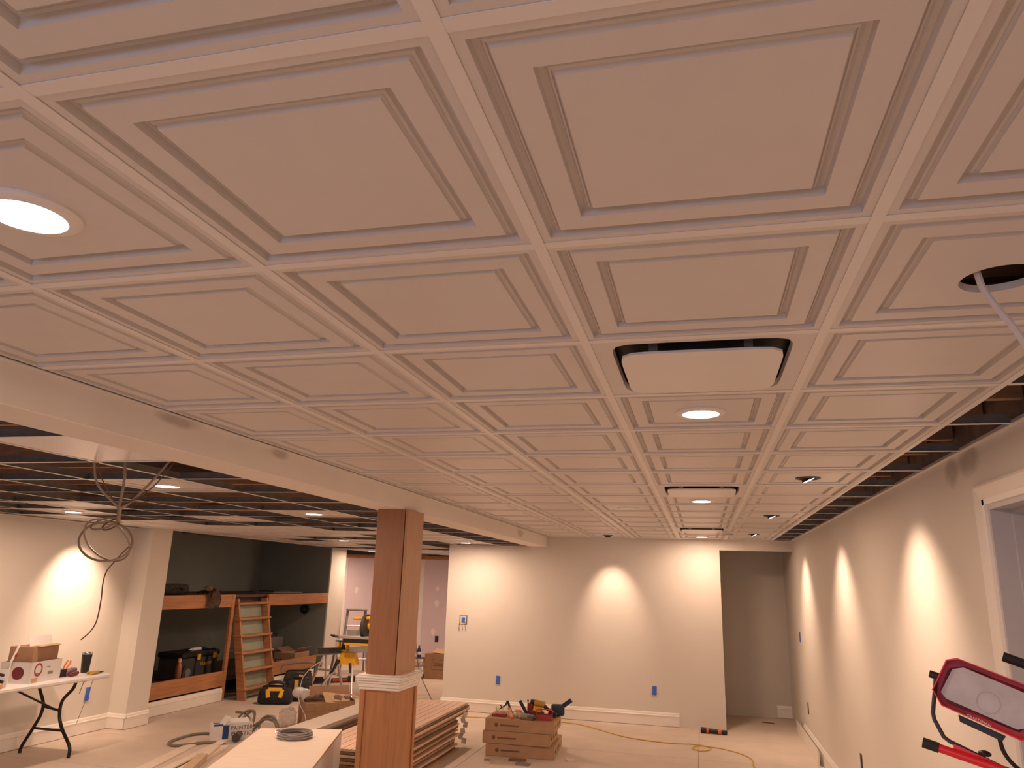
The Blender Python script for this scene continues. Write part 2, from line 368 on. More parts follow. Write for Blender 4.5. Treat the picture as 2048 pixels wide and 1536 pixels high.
# ================================================================== coffered ceiling
ce = MB()
ce.bx(-1.853, -1.828, YREAR, YB, 2.3985, 2.402); ce.bx(-1.853, XR, YB-0.022, YB, 2.3985, 2.402); ce.bx(XR-0.022, XR, YREAR, YB-0.022, 2.3985, 2.402)
ce.bx(-1.853, -1.851, YREAR, YB, 2.402, 2.424); ce.bx(XR-0.0015, XR, YREAR, YB, 2.402, 2.424)
ce = ce.build('ceiling', 'tee'); struct(ce)
def tee_mesh(L, face=0.0238, web=0.038, m='tee', name='main_tee'):
    mb = MB(); mb.bx(-face/2, face/2, -L/2, L/2, 0, 0.0015); mb.bx(-0.0015, 0.0015, -L/2, L/2, 0.0015, web)
    me = mb.mesh(name, m); me.materials.append(MATS['web'])
    for p in me.polygons:
        if p.center.z > 0.002: p.material_index = 1
    return me
R0, R1 = -5, 17
mt = tee_mesh(YB-0.02-R0*S)
for c in range(-2, 3):
    o = link('main_tee', mt, ce); o.location = (c*S, (YB-0.02+R0*S)/2, ZC)
ct = tee_mesh(S-0.024, name='cross_tee')
st = tee_mesh(XR-0.022-2*S-0.012, name='cross_tee')
for rr in range(R0, R1+1):
    for c in range(-3, 2):
        o = link('cross_tee', ct, ce); o.location = ((c+0.5)*S, rr*S, ZC+0.0004); o.rotation_euler = (0, 0, PI/2)
    o = link('cross_tee', st, ce); o.location = ((2*S+0.012+XR-0.022)/2, rr*S, ZC+0.0004); o.rotation_euler = (0, 0, PI/2)
# tile with two moulded grooves: (distance from grid line, height above grid face)
def groove(d, z0, z1):
    return [(d, z0), (d+0.0010, z0+0.0165), (d+0.0045, z0+0.0180), (d+0.0085, z0+0.0165), (d+0.0120, z0+0.0125), (d+0.0140, z0+0.0085), (d+0.0146, z0+0.0110), (d+0.0190, z0+0.0075), (d+0.0196, z0+0.0105), (d+0.0235, z0+0.0070), (d+0.0245, z1)]
PROF = [(0.0105, 0.0022)]+groove(0.029, 0.0022, 0.0045)+groove(0.099, 0.0045, 0.0065)
def tile_mesh(sx=S, sy=S, hole=0.0, name='ceiling_tile', flat=False, rect=None, off=0.0):
    mb = MB(); bm = mb.bm; rings = []
    prof = PROF if not flat else [(0.0105, 0.0022)]
    for d, z in prof:
        hx, hy = sx/2-d, sy/2-d
        rings.append([bm.verts.new((a*hx, b*hy, z)) for a, b in ((-1, -1), (1, -1), (1, 1), (-1, 1))])
    for A, B in zip(rings, rings[1:]):
        for k in range(4): bm.faces.new((A[k], A[(k+1) % 4], B[(k+1) % 4], B[k]))
    L = rings[-1]; z = prof[-1][1]
    if not hole and not rect: bm.faces.new(L)
    else:
        n = 64
        hx, hy = sx/2-prof[-1][0], sy/2-prof[-1][0]
        sq, ci = [], []
        for k in range(n):
            a = 2*PI*(k+0.5)/n-3*PI/4-PI/n
            ca, sa = math.cos(a), math.sin(a); t = 1/max(abs(ca), abs(sa))
            sq.append((ca*t*hx, sa*t*hy))
            if hole: ci.append((ca*hole, sa*hole+off))
            else:
                p = 10.0; q = (abs(ca)**p+abs(sa)**p)**(-1/p); ci.append((ca*q*rect[0], sa*q*rect[1]))
        Q = []
        for k in range(n):
            if k % 16 == 0: Q.append(L[k//16])
            else: Q.append(bm.verts.new((sq[k][0], sq[k][1], z)))
        Cc = [bm.verts.new((x_, y_, z)) for x_, y_ in ci]; Ct = [bm.verts.new((x_*0.985, y_*0.985, z+0.016)) for x_, y_ in ci]
        for k in range(n):
            j = (k+1) % n
            bm.faces.new((Q[k], Q[j], Cc[j], Cc[k])); bm.faces.new((Cc[k], Cc[j], Ct[j], Ct[k]))
    return mb.mesh(name, 'tile', ang=50)
T0 = tile_mesh(); TH = tile_mesh(hole=0.075, off=0.032); TE = tile_mesh(hole=0.058); TA = tile_mesh(flat=True, rect=(0.243, 0.266))
TP = tile_mesh(S, YB-0.02-17*S, flat=True)
HOLES = {(1, 2): TH, (-2, 16): TE, (1, 7): TE, (1, 11): TE, (1, 15): TE}
AC = [(0, 3), (0, 8), (0, 14)]
for rr in range(R0, 17):
    for c in range(-3, 2):
        me = HOLES.get((c, rr), T0)
        if (c, rr) in AC: me = TA
        o = link('ceiling_tile', me, ce); o.location = ((c+0.5)*S+random.uniform(-.0006, .0006), (rr+0.5)*S, ZC)
for c in range(-3, 2):
    o = link('ceiling_tile', TP, ce); o.location = ((c+0.5)*S, (17*S+YB-0.02)/2, ZC)

# ================================================================== open grid on the left
cl = MB(); cl.bx(XL, XL+0.02, YREAR, 7.8, ZL-0.0015, ZL+0.002); cl.bx(-3.30, -2.10, YB-0.02, YB, ZL-0.0015, ZL+0.002); cl.bx(-2.115, -2.101, YREAR, YB-0.02, ZL-0.0005, ZL+0.02)
cl = cl.build('ceiling', 'tee'); struct(cl)
X0, Y0 = -2.55, 2.895
ya, yb_ = Y0-6*S, Y0+21*S
mlong = tee_mesh(15.9-ya); mshort = tee_mesh(YB-0.03-ya)
for k in range(0, 7):
    x = X0-k*S; lg = x < -3.35
    o = link('main_tee', mlong if lg else mshort, cl); o.location = (x, (15.9+ya)/2 if lg else (YB-0.03+ya)/2, ZL)
cw = MB(); cw.bx(-0.5*S+0.012, 0.5*S-0.012, -0.0119, 0.0119, 0, 0.0015); ctl0 = cw.mesh('cross_tee', 'tee')
ctl = tee_mesh(S-0.024, name='cross_tee')
edge = tee_mesh(-2.116-X0-0.012, name='cross_tee')
edgeL = tee_mesh((X0-6*S)-(XL+0.02)-0.012, name='cross_tee')
cellmats = {}
TL = tile_mesh(); TF = tile_mesh(flat=True)
LCELLS = {}
for j in range(-6, 21):
    yy = Y0+j*S
    for k in range(-1, 7):
        xc = X0-(k+0.5)*S
        if yy > YB-0.05 and xc > -3.5: continue
        if k == -1:
            o = link('cross_tee', edge, cl); o.location = ((X0+0.012-2.116)/2, yy, ZL)
        elif k == 6:
            if yy > 7.7: continue
            o = link('cross_tee', edgeL, cl); o.location = ((X0-6*S-0.012+XL+0.02)/2, yy, ZL)
        else:
            o = link('cross_tee', ctl, cl); o.location = (xc, yy, ZL)
        o.rotation_euler = (0, 0, PI/2)
# lights of the left room: (k, j) cells
LL = [(0, 1), (4, 4), (0, 4), (3, 11), (5, 17), (0, 11), (2, 5), (1, 8), (5, 6)]
loose = set(LL) | {(1, 17)} | {(1, 11), (2, 9), (4, 8), (3, 3), (1, 15), (4, 13), (3, 16), (2, 13), (5, 9)}
for jj in range(5, 20):
    for kk in range(0, 6):
        if random.random() < 0.55 and not (Y0+(jj+1)*S > YB-0.05 and kk < 2) and Y0+(jj+1)*S < 15.8: loose.add((kk, jj))
loose.discard((1, 11))
for (k, j) in sorted(loose):
    o = link('ceiling_tile', TE if (k, j) == (5, 6) else TL, cl); o.location = (X0-(k+0.5)*S, Y0+(j+0.5)*S, ZL)
dp = MB().bx(X0+0.014, -2.117, Y0-S+0.014, Y0-0.014, ZL+0.0016, ZL+0.006).build('diffuser_panel', 'diffuser', cl)

# ================================================================== ceiling fixtures
def ring(n_, ro, ri, z0, z1):
    return [(ri, z1), (ro, z1), (ro, z0+0.002), (ro-0.004, z0), (ri+0.003, z0), (ri, z0+0.003), (ri, z1)]
def downlight(x, y, z, label, lit=True, group=None, power=None):
    t = thing('recessed_light', label, 'ceiling light', (x, y, z), group=group)
    mb = MB(); pr = [(0.068, -0.0075), (0.085, -0.006), (0.092, -0.001), (0.092, 0.004), (0.066, 0.004)]
    mb.lathe(pr, n=40, caps=False); mb.build('trim_ring', 'tee', t)
    mb = MB(); mb.lathe([(0.0001, -0.0068), (0.068, -0.0068), (0.068, 0.003), (0.0001, 0.003)], n=40); mb.build('lens', 'lens' if lit else 'lensoff', t)
    if lit: add_light('AREA', t, (0, 0, -0.014), power or P_DISC, aim=(0, 0, -1), size=0.13)
    return t
def eyeball(x, y, z, label, aim, lit=True, power=None, cone=92, cool=False):
    t = thing('gimbal_light', label, 'ceiling light', (x, y, z))
    MB().lathe([(0.052, 0.006), (0.052, -0.001), (0.060, -0.004), (0.070, -0.001), (0.070, 0.006)], n=36, caps=False).build('trim_ring', 'blackmetal', t)
    MB().lathe([(0.052, 0.006), (0.052, 0.085), (0.0001, 0.085)], n=30, caps=False).build('can', 'darkgrey', t)
    a = Vector(aim).normalized(); M = (-a).to_track_quat('Z', 'Y').to_matrix()
    MB().lathe([(0.0001, 0.05), (0.030, 0.045), (0.040, 0.0), (0.040, -0.004), (0.036, -0.004), (0.034, 0.002), (0.0001, 0.002)], c=a*0.008, n=30, M=M).build('gimbal_head', 'black', t)
    MB().lathe([(0.0001, -0.002), (0.034, -0.002), (0.034, 0.002), (0.0001, 0.002)], c=a*0.010, n=30, M=M).build('lens', 'lenscool' if lit else 'lensoff', t)
    if lit: add_light('SPOT', t, a*0.03, power or P_SPOT, aim=a, cone=cone, blend=1.0)
    return t
zt = ZC+0.0065-0.004
def cell(c, rr): return ((c+0.5)*S, (rr+0.5)*S)
downlight(*cell(-2, 1), zt, 'glowing round ceiling light at the left edge, largest and nearest of all')
downlight(*cell(0, 4), zt, 'glowing round ceiling light just beyond the large square air panel')
downlight(*cell(0, 9), zt, 'glowing round ceiling light just beyond the second, farther square air panel')
downlight(*cell(0, 16), zt, 'glowing round coffered-ceiling light closest to the back wall')
downlight(*cell(-1, 10), zt, 'unlit round ceiling light with white lens in the middle of the coffered ceiling', lit=False)
downlight(*cell(-1, 14), zt, 'unlit round ceiling light with white lens near the back wall', lit=False)
downlight(*cell(0, -3), zt, 'round ceiling light behind the viewpoint on the right')
downlight(*cell(-2, -3), zt, 'round ceiling light behind the viewpoint on the left')
WA = (0.44, 0, -1.0)
eyeball(*cell(1, 7), zt, 'nearest black-ringed tilting spotlight beside the right wall', WA)
eyeball(*cell(1, 11), zt, 'middle black-ringed tilting spotlight beside the right wall', WA)
eyeball(*cell(1, 15), zt, 'farthest dark tilting spotlight beside the right wall', WA)
eyeball(*cell(-2, 16), zt, 'dark tilting spotlight in the ceiling above the bright spot on the back wall', (0, 0.60, -1.0), cone=56, power=P_SPOT*0.9)
zl = ZL+0.0065-0.004
LN = ['glowing round light in the open grid nearest the white beam', 'glowing round light above the left wall with the folding table', 'glowing round light in the open grid left of the wooden post top',
      'small glowing round light above the right end of the dark alcove', 'smallest farthest glowing round light before the lilac wall', 'glowing round light just above the left end of the back wall',
      'unlit dark-ringed round light in the open grid']
for i, (k, j) in enumerate(LL[:7]):
    downlight(X0-(k+0.5)*S, Y0+(j+0.5)*S, zl, LN[i], lit=i != 6, power=P_DISC*(1.0 if i == 4 else 1.45))
downlight(X0-1.5*S, Y0+17.5*S, zl, 'added round light in the far room, hidden behind the end of the back wall', power=P_DISC*1.9)  # added unseen lamp to brighten the lilac wall
downlight(-8.0, 14.9, zl, 'added round light in the far room, hidden behind the wall end beside the alcove', power=P_DISC*1.9)  # another added lamp, out of view, lifting the lilac wall
eyeball(X0-5.5*S, Y0+6.5*S, zl, 'tilting spotlight hidden in the grid over the bright patch on the left wall', (-0.50, 0.14, -1.0), cone=80, power=P_SPOT*1.6)

def air_panel(c, rr, label):
    x, y = cell(c, rr); t = thing('air_cassette', label, 'air conditioner', (x, y, ZC-0.014), group=None)
    n = 48; pts = []
    for k in range(n):
        a = 2*PI*(k+0.5)/n; p = 9.0; q = (abs(math.cos(a))**p+abs(math.sin(a))**p)**(-1/p); pts.append((q*math.cos(a)*0.222, q*math.sin(a)*0.222))
    mb = MB(); mb.prism([(a, b, 0) for a, b in pts], (0, 0, 0), (0, 0, 0.007)); mb.build('cover_plate', 'tee', t)
    mb = MB(); h = 0.275; z0, z1 = 0.0325, 0.066
    mb.bx(-h, h, -h, h, z1, z1+0.004); mb.bx(-h, -h+0.004, -h, h, z0, z1); mb.bx(h-0.004, h, -h, h, z0, z1); mb.bx(-h+.004, h-.004, -h, -h+0.004, z0, z1); mb.bx(-h+.004, h-.004, h-0.004, h, z0, z1)
    mb.build('housing', 'black', t)
    mb = MB(); mb.lathe([(0.0001, 0.0085), (0.10, 0.011), (0.145, 0.055), (0.15, 0.0655), (0.0001, 0.0655)], n=36); mb.build('fan_inlet', 'darkgrey', t)
    for sx in (-0.13, 0.13):
        for sy in (-0.17, 0.17): MB().bx(sx-0.012, sx+0.012, sy-0.004, sy+0.004, 0.0075, 0.0655).build('bracket', 'galv', t)
air_panel(0, 3, 'large square floating air panel nearest, with dark gap along its edge')
air_panel(0, 8, 'square floating air panel midway along the coffered ceiling')
air_panel(0, 14, 'farthest square floating air panel near the back wall')
t = thing('smoke_detector', 'small round white smoke detector on the ceiling grid near the back wall', 'smoke detector', (S, 14.75*S, ZC))
MB().lathe([(0.0001, -0.034), (0.030, -0.033), (0.050, -0.022), (0.058, -0.006), (0.058, -0.0002), (0.0001, -0.0002)], n=28).build('housing', 'white', t)
MB().lathe([(0.040, -0.0335), (0.046, -0.026), (0.047, -0.0265), (0.041, -0.0345)], n=28, caps=False).build('vent_ring', 'grey', t)
# cable hanging from the empty hole
t = thing('hanging_cable', 'flat white cable hanging out of the empty round ceiling hole', 'cable', (0.872, 1.54, ZC))
MB().tube([(-0.01, 0.02, 0.09), (-0.004, 0.0, 0.02), (0.004, 0.0, -0.02), (0.028, 0.0, -0.07), (0.055, 0.0, -0.12), (0.085, 0.0, -0.20), (0.115, 0.01, -0.30), (0.13, 0.01, -0.40)], 0.0072, 8, 8).build('sheath', 'wirewhite', t)
MB().tube([(0.13, 0.01, -0.40), (0.132, 0.008, -0.42), (0.135, 0.005, -0.435)], 0.002, 6, 4).build('bare_wire', 'copper', t)

# ================================================================== wooden post
t = thing('wooden_post', 'tall square oak post with white belt moulding standing under the beam', 'post', (-1.9325, 5.305, 0))
PX0, PX1, PY0, PY1 = -2.055, -1.812, 5.14, 5.47
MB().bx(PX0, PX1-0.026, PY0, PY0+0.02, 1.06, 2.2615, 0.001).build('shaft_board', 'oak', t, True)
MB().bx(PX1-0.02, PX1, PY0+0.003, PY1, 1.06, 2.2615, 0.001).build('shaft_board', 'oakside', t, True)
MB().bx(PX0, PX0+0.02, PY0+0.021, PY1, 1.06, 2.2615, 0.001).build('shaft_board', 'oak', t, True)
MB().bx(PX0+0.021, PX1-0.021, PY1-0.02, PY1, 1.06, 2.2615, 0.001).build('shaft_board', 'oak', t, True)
for (ex, z0, z1) in [(0.012, 1.000, 1.018), (0.017, 1.018, 1.042), (0.022, 1.042, 1.060), (0.030, 1.060, 1.076), (0.034, 1.076, 1.092), (0.024, 1.092, 1.102)]:
    MB().bx(PX0-0.02-ex, PX1+0.015+ex, PY0-0.02-ex, PY1+0.02+ex, z0, z1, 0.004).build('belt_moulding', 'trim', t, True)
bx0, bx1, by0, by1 = PX0-0.025, PX1+0.02, PY0-0.025, PY1+0.025
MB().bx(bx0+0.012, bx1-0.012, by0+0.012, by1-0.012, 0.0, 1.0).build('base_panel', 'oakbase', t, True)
for (x0, x1) in ((bx0, bx0+0.038), (bx1-0.055, bx1)):
    MB().bx(x0, x1, by0, by0+0.012, 0.0, 1.0, 0.003).build('stile', 'oakbase', t, True)
for (y0, y1) in ((by0+0.0125, by0+0.05), (by1-0.038, by1)):
    MB().bx(bx1-0.012, bx1, y0, y1, 0.0, 1.0, 0.003).build('stile', 'oakbase', t, True)
MB().bx(bx0+0.038, bx1-0.055, by0, by0+0.012, 0.0, 0.12, 0.003).build('rail', 'oak', t, True)

# ================================================================== cabinet carcass with coil of wire
crz = math.atan2(0.194, 0.601)
t = thing('cabinet_carcass', 'low cabinet box with bare plywood top beside the post', 'cabinet', (-3.106, 5.577, 0), crz)
W_, L_, HZ = 0.632, 1.75, 0.60
MB().bx(0, W_, -L_, 0, HZ-0.018, HZ, 0.001).build('top_panel', 'whitewood', t)
MB().bx(W_-0.016, W_+0.0004, -L_+0.001, -0.019, 0.0, HZ-0.0185).build('side_panel', 'melamine', t)
MB().bx(0, 0.016, -L_, -0.019, 0.0, HZ-0.0185).build('side_panel', 'melamine', t)
MB().bx(0.0, W_, -0.018, 0, 0.0, HZ-0.0185).build('end_panel', 'melamine', t)
MB().bx(0.017, W_-0.017, -L_, -L_+0.018, 0.0, HZ-0.0185).build('end_panel', 'melamine', t)
MB().bx(W_-0.0002, W_+0.0015, -L_, 0, HZ-0.017, HZ-0.001).build('edge_band', 'ply', t)
t = thing('wire_coil', 'coil of shiny grey steel wire lying on the cabinet top', 'wire', (-2.677, 5.347, HZ))
for k in range(5):
    rr_ = 0.118+random.uniform(-0.006, 0.006)
    MB().tube([(rr_*math.cos(a)+random.uniform(-.004, .004), rr_*math.sin(a)+random.uniform(-.004, .004), 0.007+0.009*k+random.uniform(-.002, .002)) for a in [2*PI*i/14 for i in range(14)]], 0.0055, 6, 4, closed=True).build('loop', 'steel' if k % 2 else 'grey', t)
MB().tube([(-0.12, 0.02, 0.04), (-0.14, -0.02, 0.045), (-0.135, -0.05, 0.03)], 0.004, 6, 4).build('loose_end', 'steel', t)

# ================================================================== stacks of boards
def plank(name, x0, x1, y0, y1, z0, th, material, label, group, rz=0.0, grooves=False):
    t = None
    mb = MB(); wd, ln = x1-x0, y1-y0
    if grooves:
        n = 7; wq = wd/n
        for i in range(n): mb.bx(-wd/2+i*wq, -wd/2+(i+1)*wq-0.006, -ln/2, ln/2, 0.004, th)
        mb.bx(-wd/2, wd/2, -ln/2, ln/2, 0, 0.0041)
    else: mb.bx(-wd/2, wd/2, -ln/2, ln/2, 0, th, 0.0012)
    o = mb.build(name, material); o.location = ((x0+x1)/2, (y0+y1)/2, z0); o.rotation_euler = (0, 0, rz)
    return tag(o, label, 'board', group)
ORD = ['second', 'third', 'fourth', 'fifth', 'sixth', 'seventh', 'eighth', 'ninth', 'tenth', 'eleventh', 'twelfth', 'thirteenth', 'fourteenth', 'fifteenth', 'sixteenth', 'seventeenth']
z = 0.0
for i in range(17):
    th = 0.0195+random.uniform(-0.003, 0.003); last = i == 16
    ye = 8.22+random.uniform(-0.03, 0.05) if i < 13 else 8.62+random.uniform(-0.05, 0.04)
    dx = random.uniform(-0.03, 0.012)-(0.02 if i % 2 else 0)
    plank('stacked_board', -2.87+dx, -2.31+dx, 5.95, ye, z, th, (['plankmid', 'plankdark', 'plank', 'plankdark'][i % 4]) if not last else 'plank',
          'grooved pinkish board topmost on the stack right of the post' if last else ORD[15-i]+' long board from the top in the stack right of the oak post', 'boards stacked right of the post', random.uniform(-0.006, 0.006), grooves=last)
    z += th+0.0055
z = 0.0
LS = [(-3.20, -2.94, 'plank', 0.10), (-3.22, -2.95, 'plankdark', 0.045), (-3.28, -2.98, 'plank', 0.055), (-3.28, -3.0, 'plankdark', 0.05), (-3.32, -3.03, 'plankmid', 0.05), (-3.36, -3.07, 'plankdark', 0.03), (-3.38, -3.08, 'plankdark', 0.03), (-3.40, -3.10, 'plankdark', 0.03), (-3.40, -3.13, 'whitewood', 0.035)]
LSN = ['thick pinkish board at the bottom of the pile behind the cabinet', 'dark board just above the bottom of the pile behind the cabinet', 'pinkish board low in the pile behind the cabinet', 'dark board under the mid-brown one in the pile behind the cabinet', 'mid-brown board halfway up the pile behind the cabinet', 'lowest of three thin dark boards in the pile behind the cabinet', 'middle of three thin dark boards in the pile behind the cabinet', 'uppermost of three thin dark boards, just under the pale one', 'pale board on top of the pile behind the cabinet']
for (x0, x1, mt_, th), lb in zip(LS, LSN):
    plank('piled_board', x0, x1, 5.9, 8.45+random.uniform(-0.04, 0.04), z, th, mt_, lb or 'dark board in the pile behind the cabinet, under the pale one', 'boards piled behind the cabinet')
    z += th+0.001
t = thing('plastic_wrap', 'torn clear plastic wrap on the far end of the board stack', 'plastic wrap', (-2.35, 8.40, 0.0))
for q in range(6):
    MB().box((0.03+random.uniform(-.02, .03), random.uniform(-.02, .08), 0.06+0.055*q), (0.05, 0.003, 0.06), (random.uniform(-.4, .4), random.uniform(-.5, .5), random.uniform(-.6, .6))).build('torn_film', 'filmwhite', t)
t = thing('black_bag', 'black cloth bag on the floor between cabinet and post', 'bag', (-2.40, 6.02, 0))
t.location = (-2.10, 5.75, 0)
MB().blob((0, 0, 0.21), (0.20, 0.13, 0.21), 3, 0.05).build('body', 'fabric', t)
MB().tube([(-0.1, 0, 0.38), (-0.06, 0, 0.45), (0.06, 0, 0.45), (0.1, 0, 0.38)], 0.012, 8, 6).build('handle', 'fabric', t)

# ================================================================== three cartons with tools
def carton(x, y, z, wd, dp, h, rz, label):
    t = thing('flat_carton', label, 'box', (x, y, z), rz, 'cartons stacked on the floor')
    MB().box((0, dp/2, h/2), (wd, dp, h-0.002), bev=0.003).build('body', 'card', t)
    MB().bx(wd/2-0.0005, wd/2+0.002, 0.006, dp-0.005, 0.006, h-0.006).build('end_flap', 'cardlight', t)
    MB().bx(wd/2+0.002, wd/2+0.003, dp*0.30, dp*0.34, 0.004, h-0.004).build('strap', 'cardlight', t)
    mk = MB(); mk.lathe([(0.0001, -0.001), (0.022, -0.001), (0.022, 0.001), (0.0001, 0.001)], c=(-wd/2+0.12, -0.0005, h*0.5), n=6, M=Matrix.Rotation(PI/2, 3, 'X')); mk.build('logo', 'print', t)
    MB().bx(-wd/2+0.16, -wd/2+0.36, -0.0012, 0.0, h*0.5-0.010, h*0.5+0.006).build('printed_line', 'print', t)
    for q in range(3): MB().bx(wd/2+0.002, wd/2+0.0028, 0.08+q*0.15, 0.17+q*0.15, h*0.35, h*0.6).build('printed_mark', 'print', t)
    return t
carton(-1.615, 8.146, 0.0, 0.72, 0.72, 0.122, math.radians(3.7), 'bottom brown carton of the stack of three, sticking out at the back')
carton(-1.655, 8.13, 0.122, 0.715, 0.55, 0.122, math.radians(1.8), 'middle brown carton of the stack of three, shifted to the left')
carton(-1.62, 8.135, 0.244, 0.735, 0.52, 0.122, math.radians(2.6), 'top brown carton of the stack of three, covered with tools')
ZT = 0.3655
def T(name, label, cat, x, y, z=ZT, rz=0, rot=None, group='tools on the carton stack'): return thing(name, label, cat, (x, y, z), rz, group, rot)
t = T('bit_tray', 'small red tray bristling with thin bits at the left of the cartons', 'tray', -1.87, 8.27)
MB().bx(-0.075, 0.075, -0.04, 0.04, 0, 0.028, 0.004).build('tray_body', 'reddull', t)
for k in range(11): MB().cyl((-0.06+0.011*k, random.uniform(-.02, .02), 0.02), (-0.06+0.013*k+random.uniform(-.03, .02), random.uniform(-.02, .02), 0.075+random.uniform(0, .04)), 0.0022, n=6).build('bit', 'tan' if k % 2 else 'alu', t)
t = T('caulk_gun', 'black angular hand tool standing up at the left of the cartons', 'hand tool', -1.80, 8.36)
MB().bar((0.05, 0, 0.0), (-0.01, 0, 0.145), 0.025, 0.018).bar((-0.01, 0, 0.145), (-0.03, 0, 0.10), 0.022, 0.016).build('arm', 'black', t)
MB().bar((-0.03, 0, 0.10), (-0.10, 0, 0.055), 0.014, 0.012).bar((-0.07, 0, 0.07), (-0.09, 0, 0.10), 0.010, 0.010).build('trigger', 'black', t)
t = T('blue_stick', 'dark blue flat stick leaning up behind the tools', 'hand tool', -1.66, 8.50)
MB().bar((0.04, 0, 0.0), (-0.045, 0, 0.135), 0.035, 0.012, up=(0, 1, 0), bev=0.002).build('blade', 'darkblue', t)
MB().bar((0.048, 0, -0.0), (0.036, 0, 0.008), 0.036, 0.013, up=(0, 1, 0)).build('tip', 'black', t)
t = T('driver_rod', 'thin upright rod with a small ball end among the tools', 'hand tool', -1.60, 8.44)
MB().cyl((0, 0, 0), (0, 0, 0.15), 0.004, n=8).build('shank', 'maroon', t); MB().blob((0, 0, 0.152), (0.011, 0.011, 0.009), 2).build('knob', 'carddark', t)
t = T('torpedo_level', 'faded red level lying over the front edge of the top carton', 'hand tool', -1.745, 8.23, rot=(0, 0, 0))
MB().bar((-0.03, 0.07, 0.075), (0.035, -0.065, 0.012), 0.03, 0.018, bev=0.003).build('body', 'tan', t); MB().bar((0.027, -0.05, 0.019), (0.039, -0.074, 0.008), 0.032, 0.021, bev=0.003).build('end_cap', 'orange', t); MB().bar((-0.036, 0.082, 0.081), (-0.028, 0.066, 0.073), 0.032, 0.021, bev=0.003).build('end_cap', 'orange', t)
t = T('work_gloves', 'crumpled pale grey work gloves in the middle of the tools', 'gloves', -1.66, 8.27)
MB().blob((0.0, 0, 0.028), (0.09, 0.05, 0.028), 3, 0.10).build('glove', 'plasticbag', t); MB().blob((0.10, 0.01, 0.022), (0.07, 0.045, 0.022), 3, 0.10).build('glove', 'grey', t)
for k in range(4): MB().tube([(0.02+0.02*k, -0.03, 0.02), (0.03+0.022*k, -0.06, 0.018), (0.035+0.024*k, -0.085, 0.01)], 0.010, 8, 4).build('finger', 'grey', t)
t = T('cordless_drill', 'yellow and black cordless drill lying across the top of the tools', 'drill', -1.47, 8.42)
MB().cyl((-0.05, 0, 0.14), (0.06, 0, 0.125), 0.032, 0.030, 16).build('motor_housing', 'yellowdull', t)
MB().cyl((-0.095, 0, 0.147), (-0.05, 0, 0.14), 0.022, 0.028, 14).build('chuck', 'black', t)
MB().bar((0.03, 0, 0.12), (0.14, 0, 0.055), 0.034, 0.030, bev=0.008).build('grip', 'black', t)
MB().box((0.15, 0, 0.040), (0.09, 0.06, 0.05), (0, 0.5, 0), 0.006).build('battery', 'black', t)
MB().box((-0.02, 0, 0.075), (0.09, 0.05, 0.055), (0, 0.2, 0), 0.008).build('clamp_body', 'yellow', t)
MB().box((-0.02, 0.01, 0.025), (0.14, 0.07, 0.05), None, 0.008).build('rest', 'darkgrey', t)
t = T('red_caddy', 'red open tool caddy at the front right of the top carton', 'tool caddy', -1.375, 8.24, rz=0.12)
MB().bx(-0.085, 0.085, -0.045, 0.045, 0, 0.006).bx(-0.085, -0.08, -0.045, 0.045, 0.006, 0.075).bx(0.08, 0.085, -0.045, 0.045, 0.006, 0.075).bx(-0.08, 0.08, -0.045, -0.04, 0.006, 0.055).bx(-0.08, 0.08, 0.04, 0.045, 0.006, 0.055).build('caddy_body', 'reddull', t)
MB().tube([(-0.083, 0, 0.075), (-0.07, 0, 0.10), (0.07, 0, 0.10), (0.083, 0, 0.075)], 0.006, 8, 6).build('handle', 'red', t)
MB().bar((-0.14, -0.03, 0.012), (-0.06, -0.05, 0.06), 0.04, 0.015).build('pouch', 'carddark', t)
t = T('red_case', 'small red case at the back of the top carton', 'case', -1.55, 8.57)
MB().box((0, 0, 0.055), (0.16, 0.06, 0.11), None, 0.008).build('case_body', 'reddull', t); MB().bx(-0.03, 0.03, -0.034, -0.03, 0.05, 0.075).build('latch', 'black', t)
MB().tube([(0.08, 0, 0.10), (0.12, 0, 0.09), (0.15, 0, 0.04)], 0.012, 8, 6).build('strap', 'reddull', t)
t = T('blue_pouch', 'dark blue boxy tool holder at the right end of the top carton', 'tool holder', -1.29, 8.56, z=ZT)
MB().box((0, 0, 0.06), (0.14, 0.09, 0.11), (0, 0.0, 0.05), 0.014, 2).build('pouch_body', 'darkblue', t)
MB().bar((0.04, 0.02, 0.09), (0.145, 0.02, 0.165), 0.045, 0.016, up=(0, 1, 0), bev=0.003).build('blade', 'darkblue', t)
t = T('claw_hammer', 'dark pliers and scraps in front of the red caddy', 'hand tool', -1.535, 8.165, z=ZT)
MB().bar((-0.06, 0.0, 0.014), (0.05, -0.02, 0.014), 0.03, 0.02, bev=0.004).build('handle', 'carddark', t); MB().bar((0.05, -0.03, 0.014), (0.06, 0.03, 0.016), 0.03, 0.026, bev=0.004).build('head', 'darkgrey', t)
t = T('tape_measure', 'small red and yellow tape measure beside the red level', 'tape measure', -1.69, 8.36, z=ZT)
MB().box((0, 0, 0.032), (0.075, 0.04, 0.062), None, 0.012, 2).build('case', 'orange', t); MB().bx(-0.03, 0.03, -0.022, -0.02, 0.012, 0.05).build('sticker', 'yellow', t)
